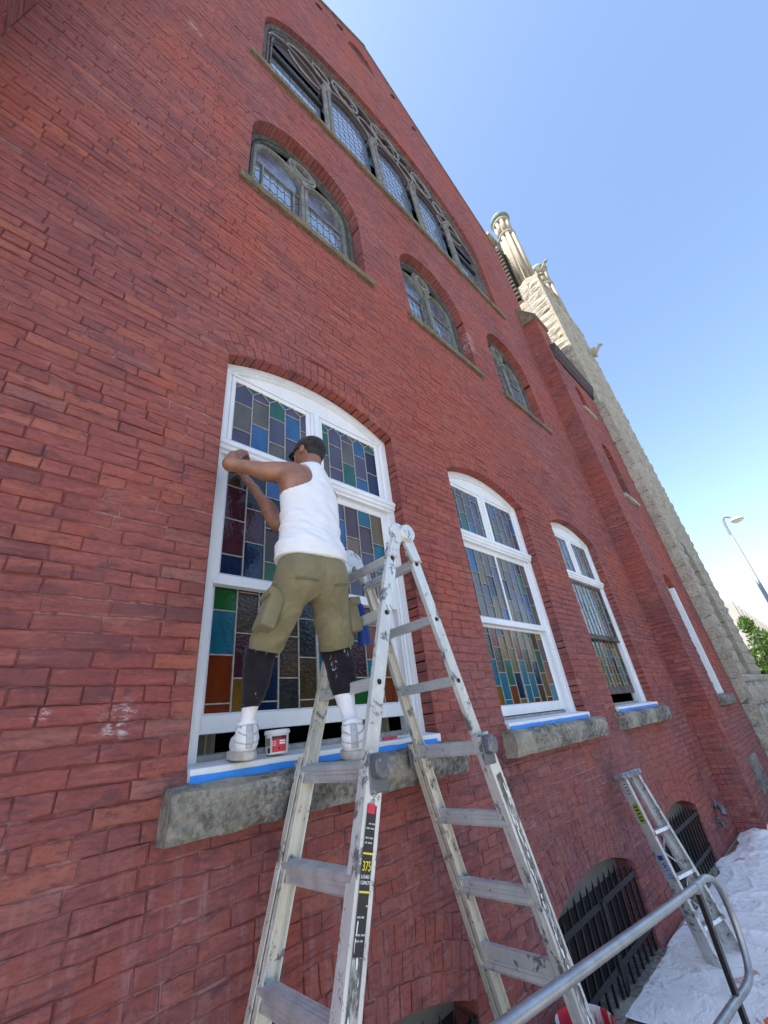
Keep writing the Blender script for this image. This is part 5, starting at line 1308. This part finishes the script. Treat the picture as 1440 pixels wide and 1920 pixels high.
# shirt
g = Grid((.86, -.64, .70), (1.42, -.18, 1.46), .0058)
rid = lambda a_: (1 - np.abs(np.sin(a_))) ** 2
W = -.0085 * rid((g.Z + .22 * (g.X - 1.1) + .8 * (g.X - 1.12) ** 2) * 34 + .9 * np.sin(g.X * 13 + g.Z * 6)) * (.55 + .45 * np.sin(g.X * 21 + g.Z * 27)) * np.clip((1.08 - g.Z) / .14, .12, 1) * np.clip((g.Z - .80) / .04, 0, 1)
W += -.0035 * rid(g.X * 19 + g.Z * 47 + 1.2 * np.sin(g.X * 25)) * np.clip((1.2 - g.Z) / .2, .2, 1) + .003
W += .0020 * np.sin(g.X * 60 + g.Z * 22 + 1.5 * np.sin(g.Z * 30))
sh = smin(.06, torso(g, .009), g.cap((1.15, -.37, 1.33), (1.095, -.372, 1.345), .062, .062), g.cap((1.155, -.365, 1.325), (1.235, -.348, 1.315), .064, .060), g.ell((1.03, -.395, 1.235), (.078, .074, .10)), g.cap((1.15, -.38, 1.30), (1.155, -.375, 1.375), .076, .070))
sh = smin(.05, sh, g.ell((1.09, -.442, .80), (.176, .130, .14)))
sh = sh + W - .003
cut = smin(.02, g.ell((.962, -.35, 1.320), (.140, .24, .165), ((.83, 0, .56), (0, 1, 0), (-.56, 0, .83))), g.ell((1.352, -.30, 1.29), (.085, .16, .125)))
sh = smax(.004, sh, -cut)                                                     # arm holes
sh = smax(.004, sh, -g.ell((1.165, -.335, 1.432), (.072, .10, .085)))           # neck hole
hemz = .785 + .04 * (g.X - 1.09) - .02 * np.cos((g.X - 1.09) * 9); sh = sh + .003 * np.exp(-((g.Z - hemz - .018) / .004) ** 2) + .003 * np.exp(-((cut - .014) / .004) ** 2)
sh = smax(.003, sh, .785 + .04 * (g.X - 1.09) - .02 * np.cos((g.X - 1.09) * 9) - g.Z)   # hem
sh = smax(.003, sh, -(torso(g, -.024)))                                        # hollow
surfnet(sh, g, 'tank_top', M['shirt'], man, 2)
b = MB()
# shorts
g = Grid((.76, -.68, .31), (1.44, -.10, .87), .0060)
HL, HR = (.938, -.262, .378), (1.272, -.372, .385)
L = g.cap((1.005, -.445, .70), HL, .102, .074); R = g.cap((1.168, -.455, .70), HR, .102, .082)
sh = smin(.05, np.minimum(L, R), g.ell((1.088, -.448, .740), (.160, .122, .14)), g.ell((1.014, -.488, .68), (.078, .064, .092)), g.ell((1.161, -.492, .68), (.078, .064, .092)))
rid = lambda a_: (1 - np.abs(np.sin(a_))) ** 2
wob_ = 1.4 * np.sin(g.X * 17 + g.Z * 9) + .8 * np.sin(g.Z * 33 - g.X * 21)
fold = -.0075 * rid((g.Z * .9 + np.abs(g.X - 1.09) * 1.5) * 21 + wob_) * np.clip((.64 - g.Z) / .08, .15, 1) - .0045 * rid(g.X * 34 - g.Z * 26 + 1.5 * wob_) + .004
sh = sh + fold + .006 * np.exp(-((g.X - 1.088 - .02 * (g.Z - .7)) / .006) ** 2) * (g.Y < -.42)
# cargo pockets standing proud on the outer thighs
pl = g.rbox((.893, -.385, .525), (.034, .060, .078), .007, ((.93, -.15, -.30), (.15, .98, 0.1), (.30, 0, .95))); pr = g.rbox((1.310, -.42, .53), (.036, .062, .080), .010, ((.93, .10, .2), (-.1, .98, 0), (-.2, 0, .97)))
fl = g.rbox((.904, -.390, .598), (.037, .065, .018), .005, ((.93, -.15, -.30), (.15, .98, 0.1), (.30, 0, .95))); fr_ = g.rbox((1.312, -.425, .602), (.038, .066, .020), .006, ((.93, .10, .2), (-.1, .98, 0), (-.2, 0, .97)))
pockets = [np.maximum(q_, -(sh + .004)) for q_ in (pl, pr, fl, fr_)]
welts = [np.maximum(g.rbox((x_, -.56, .645), (.055, .06, .0065), .002, ((1, 0, t_), (0, 1, 0), (-t_, 0, 1))), sh - .0045) for x_, t_ in ((.995, -.06), (1.185, .25))]
sideL = (g.X < 1.09).astype(np.float32)
hem = np.where(sideL > 0, -g.plane((.938, -.262, .388), (.10, -.30, .95)), -g.plane((1.272, -.372, .392), (-.28, -.20, .93)))
sh = smax(.003, sh, hem); sh = smax(.003, sh, g.Z - .83)
ext = lambda a, b_: tuple(np.array(b_) + .25 * (np.array(b_) - np.array(a)))
inner = np.minimum(g.cap((1.005, -.445, .70), ext((1.005, -.445, .70), HL), .094, .060), g.cap((1.168, -.455, .70), ext((1.168, -.455, .70), HR), .094, .068))
sh = smax(.003, sh, -np.maximum(inner + .012, g.Z - .45))
shorts = surfnet(sh, g, 'cargo_shorts', M['khaki'], man, 1)
M['khakid'] = mk_fabric('shaded_khaki_seam', (.13, .115, .07), .2, 9, 420)
for q_, nm_ in zip(pockets, ('cargo_pocket', 'cargo_pocket', 'pocket_flap', 'pocket_flap')): surfnet(q_, g, nm_, M['khaki'], shorts, 0)
for q_, nm_ in zip(welts, ('back_pocket', 'back_pocket')): surfnet(q_, g, nm_, M['khakid'], shorts, 0)
# leggings, socks
g = Grid((.83, -.56, .02), (1.40, -.04, .64), .0056)
lg = legs(g, .0085) + .0012 * np.sin(g.Z * 140 + g.X * 40)
top = np.maximum(lg, .165 + .10 * (g.X - .94) * 0 - g.Z); top = np.where(g.X < 1.1, np.maximum(lg, .168 - g.Z), np.maximum(lg, .178 - g.Z)); top = np.maximum(top, g.Z - .62)
surfnet(top, g, 'leggings', M['leg'], man, 1)
sk = legs(g, .003) + .0012 * np.sin(np.arctan2(g.Y - np.where(g.X < 1.1, ANL[1], ANR[1]), g.X - np.where(g.X < 1.1, ANL[0], ANR[0])) * 26)
sk = np.where(g.X < 1.1, np.maximum(np.maximum(sk, g.Z - .178), .05 - g.Z), np.maximum(np.maximum(sk, g.Z - .19), .03 - g.Z))
surfnet(np.maximum(sk, g.X - 1.1), g, 'sock', M['sock'], man, 1); surfnet(np.maximum(sk, 1.1 - g.X), g, 'sock', M['sock'], man, 1)
# shoes: heel at the back (towards the camera), toe to the wall
def shoe(heel, yaw, nm, tilt=0.0):
    c, s_ = math.cos(yaw), math.sin(yaw); f = np.array((s_, c, tilt)); f /= np.linalg.norm(f); sd = np.array((c, -s_, 0)); up = np.cross(sd, f)
    def at(a, b_, h): return tuple(np.array(heel) + f * a + sd * b_ + up * h)
    g = Grid(np.array(heel) + np.minimum(-.11, f * .31 - .11) * [1, 1, 0] - [0, 0, .05], np.array(heel) + np.maximum(.11, f * .31 + .11) * [1, 1, 0] + [0, 0, .24], .0055)
    A = (f, sd, up)
    up_ = smin(.03, g.ell(at(.075, 0, .060), (.080, .041, .062), A), g.ell(at(.17, 0, .045), (.115, .046, .050), A), g.cap(at(.055, 0, .07), at(.062, 0, .132), .047, .047))
    up_ = smax(.005, up_, -g.plane(at(0, 0, .012), up)); up_ = smax(.006, up_, g.plane(at(.0, 0, .150), up + f * .25)); up_ = smax(.004, up_, -g.cap(at(.06, 0, .10), at(.066, 0, .22), .037, .040))
    for h in (.045, .075, .105): up_ = up_ + .0040 * np.exp(-((g.plane(at(0, 0, h), up - f * .25)) / .004) ** 2)
    o = surfnet(up_, g, nm, M['shoe'], man, 1)
    for h, k_ in ((.050, -.25), (.082, -.5), (.125, .25)):
        surfnet(np.maximum(up_ - .0022, np.abs(g.plane(at(0, 0, h), up + f * k_)) - .0035), g, 'shoe_trim', M['trim'], o, 0)
    surfnet(np.maximum(up_ - .003, g.rbox(at(-.005, 0, .075), (.03, .016, .045), .004, A)), g, 'heel_tab', M['trim'], o, 0)
    so = smin(.03, g.ell(at(.075, 0, .0), (.088, .046, .05), A), g.ell(at(.20, 0, .0), (.105, .051, .05), A), g.ell(at(.14, 0, .0), (.10, .044, .05), A))
    so = smax(.004, so, -g.plane(at(0, 0, -.012), up)); so = smax(.004, so, g.plane(at(0, 0, .022), up)); so = so + .0015 * np.sin(g.plane(at(0, 0, 0), f) * 400) * (g.plane(at(0, 0, -.002), up) < 0)
    surfnet(so, g, 'sole', M['sole'], o, 1)
shoe((.938, -.165, -.022), .25, 'shoe', .05); shoe((1.255, -.480, -.070), .60, 'shoe', .04)
# cap with brim
g = Grid(np.array(HEAD) - .22, np.array(HEAD) + .22, .0055)
cp = g.ell(hp(.000, 0, .030), (.112, .090, .100), (FACE, HSD, HUP)); cp = smax(.004, cp, -g.plane(hp(0, 0, -.004), HUP - FACE * .30)); cp = smax(.004, cp, -g.ell(hp(.000, 0, .026), (.105, .083, .093), (FACE, HSD, HUP)))
cp = smin(.004, cp, g.cap(hp(.004, 0, .128), hp(.004, 0, .132), .008, .006))
for a in range(6):
    t = a * math.pi / 6; nrm = FACE * math.cos(t) + HSD * math.sin(t); cp = cp - .0012 * np.exp(-(g.plane(HEAD, nrm) / .003) ** 2)
surfnet(cp, g, 'cap', M['cap'], man, 1)
brax = HUP - FACE * .02; br = g.ell(hp(.092, 0, .034), (.070, .064, .08), (FACE, HSD, HUP)); br = smax(.003, br, .080 - g.plane(HEAD, FACE)); br = smax(.002, br, np.abs(g.plane(hp(.1, 0, .030), brax) + 1.2 * g.plane(HEAD, HSD) ** 2) - .0034)
surfnet(br, g, 'cap_brim', M['cap'], man, 1)
hr_ = g.ell(hp(-.012, 0, .0), (.090, .080, .085), (FACE, HSD, HUP)); hr_ = smax(.004, hr_, g.plane(hp(-.035, 0, 0), FACE - HUP * .25)); hr_ = smax(.004, hr_, -g.plane(hp(0, 0, -.070), HUP)); hr_ = smax(.004, hr_, g.plane(hp(0, 0, .03), HUP))
surfnet(hr_, g, 'hair', M['hair'], man, 1)
# rag hanging from his right pocket
g = Grid((1.36, -.50, .36), (1.52, -.30, .70), .006)
rg = smin(.02, g.rbox((1.432, -.39, .50), (.030, .020, .11), .012, ((.95, .2, .1), (-.2, .98, 0), (-.1, 0, 1))), g.cap((1.385, -.40, .62), (1.42, -.395, .58), .020, .028)) + .006 * np.sin(g.X * 90 + g.Z * 25)
rg = smax(.003, rg, .405 + .3 * (g.X - 1.43) - g.Z)
rag = surfnet(rg, g, 'rag', mk_fabric('blue_rag', (.025, .06, .26), .2, 12, 300), None, 1); tag(rag, 'blue rag hanging from the man\'s right pocket', 'rag')

# ================================================================== street lamp, far building, trees
M['lampgrey'] = simple('grey_lamp_steel', (.24, .24, .27), .45, .3, .1, 6)
lp = empty('street_lamp', (24.0, -1.22, GROUND)); tag(lp, 'tall grey curved-arm street lamp against the sky', 'street lamp')
b = MB(); b.tube([(24, -1.22, GROUND), (24, -1.22, 1.0), (24, -1.22, 6.2)], [.11, .10, .07], 14); b.build('pole', M['lampgrey'], lp, smooth=True)
b = MB(); b.tube(smooth_path([(24, -1.22, 6.15), (24, -1.22, 6.9), (24, -1.32, 7.18), (24, -1.55, 7.02)], 3), .055, 12); b.build('arm', M['lampgrey'], lp, smooth=True)
b = MB(); b.lathe((24, -1.72, 6.82), [(.06, .14), (.16, .10), (.24, .02), (.26, -.03), (.22, -.05)], 'Z', 18); b.build('lamp_head', simple('beige_lamp_head', (.42, .38, .32), .5), lp, smooth=True)
b = MB(); b.lathe((24, -1.72, 6.82), [(.235, -.045), (.20, -.11), (.10, -.14), (.0, -.145)], 'Z', 18); b.build('lens', simple('clouded_lens', (.55, .55, .52), .25), lp, smooth=True)
fb = empty('office_building', (60, 2.4, GROUND)); tag(fb, 'distant low building with white vertical fins behind the tree', 'building')
M['fin'] = simple('white_concrete_fin', (.30, .28, .25), .8, 0, .08, 2); M['redfacade'] = simple('dull_red_facade', (.20, .08, .065), .85, 0, .15, 2)
b = MB(); b.box((46, 2.4, GROUND), (110, 20, 6.0)); b.build('facade', M['redfacade'], fb)
for i in range(12):
    x = 46 + i * 3.2; b = MB(); b.box((x, 1.75, GROUND), (x + .7, 2.4, 6.6)); b.build('fin', M['fin'], fb)
    for z in (.4, 3.4):
        b = MB(); b.box((x + .9, 2.36, z), (x + 3.0, 2.41, z + 1.7)); b.build('window', GL['slate'], fb)
def mk_leaf(name, c0, c1):
    n = NT(name); r = n.rnd(); c = n.ramp(r, [(0, c0), (1, c1)])
    m = n.fin(c, .55, Specular_IOR_Level=.3, Transmission_Weight=0.); n.b.inputs['Subsurface Weight'].default_value = 0
    tb = n.new('ShaderNodeBsdfTranslucent'); n.l(c, tb.inputs['Color']); mx = n.new('ShaderNodeMixShader'); mx.inputs[0].default_value = .35
    n.l(n.b.outputs[0], mx.inputs[1]); n.l(tb.outputs[0], mx.inputs[2]); n.l(mx.outputs[0], n.n['Material Output'].inputs['Surface']); return m
M['leaf'] = mk_leaf('green_leaf', (.030, .075, .012), (.11, .19, .028)); M['leafdark'] = mk_leaf('dark_leaf', (.020, .045, .012), (.05, .09, .02)); M['bark'] = simple('bark', (.09, .07, .055), .95, 0, .4, 8, .8)
def tree(base, h, cr, cz, label, nleaf, leaf, mat, seed, clumps=26):
    rs = np.random.default_rng(seed); t = empty('tree', base); tag(t, label, 'tree')
    B = Vector(base); b = MB(); b.tube([B, B + Vector((.05, .03, h * .3)), B + Vector((-.05, .05, h * .62))], [.20 * h / 6, .15 * h / 6, .07 * h / 6], 10)
    ctr = []
    for i in range(clumps):
        u = rs.normal(size=3); u /= np.linalg.norm(u); rad = rs.uniform(.35, .95) ** .6
        ctr.append(np.array(base) + [0, 0, cz] + u * rad * np.array(cr))
        if i < 9:
            p = Vector(ctr[-1]); b.tube([B + Vector((0, 0, h * rs.uniform(.3, .55))), B * .45 + p * .55 + Vector((0, 0, -.2 - B.z * 0 + 0)) * 1.0, p], [.05 * h / 6, .035 * h / 6, .012], 6)
    b.build('trunk', M['bark'], t)
    ctr = np.array(ctr); k = rs.integers(0, clumps, nleaf); off = rs.normal(size=(nleaf, 3)); off /= np.linalg.norm(off, axis=1)[:, None]
    pos = ctr[k] + off * (rs.uniform(.2, 1, nleaf) ** .5)[:, None] * np.array(cr) * rs.uniform(.22, .42, clumps)[k][:, None]
    a = rs.normal(size=(nleaf, 3)); a /= np.linalg.norm(a, axis=1)[:, None]; c = np.cross(a, rs.normal(size=(nleaf, 3))); c /= np.linalg.norm(c, axis=1)[:, None]
    L = leaf * rs.uniform(.6, 1.3, nleaf)[:, None]
    v = np.stack([pos - a * L, pos + c * L * .45, pos + a * L, pos - c * L * .45], 1).reshape(-1, 3) - np.array(base)
    me = bpy.data.meshes.new('crown'); me.from_pydata(v.tolist(), [], np.arange(nleaf * 4).reshape(-1, 4).tolist()); me.materials.append(mat)
    link(bpy.data.objects.new('crown', me), t)
tree((36.5, .9, GROUND), 6.2, (2.6, 1.7, 2.3), 3.3, 'bright green leafy tree beyond the foot of the tower', 9000, .12, M['leaf'], 5)
tree((22.5, -2.9, GROUND), 5.6, (1.6, 1.6, 1.5), 4.2, 'tree whose leaves show at the right edge below the lamp', 4500, .09, M['leaf'], 8)
# the trees across the street, which the window glass mirrors
rs = np.random.default_rng(11); nl = 16000; cl = np.stack([rs.uniform(7, 78, 90), rs.uniform(-25, -21, 90), GROUND + rs.uniform(1.0, 7.5, 90)], 1); k = rs.integers(0, 90, nl)
off = rs.normal(size=(nl, 3)); off /= np.linalg.norm(off, axis=1)[:, None]; pos = cl[k] + off * rs.uniform(.5, 1, nl)[:, None] * np.array((3.0, 2.0, 2.4)); a = rs.normal(size=(nl, 3)); a /= np.linalg.norm(a, axis=1)[:, None]; c = np.cross(a, rs.normal(size=(nl, 3))); c /= np.linalg.norm(c, axis=1)[:, None]
v = np.stack([pos - a * .55, pos + c * .4, pos + a * .55, pos - c * .4], 1).reshape(-1, 3)
me = bpy.data.meshes.new('tree_line'); me.from_pydata(v.tolist(), [], np.arange(nl * 4).reshape(-1, 4).tolist()); me.materials.append(M['leafdark'])
tag(link(bpy.data.objects.new('tree_line', me)), 'row of leafy trees across the street mirrored in the glass', 'trees', kind='stuff')
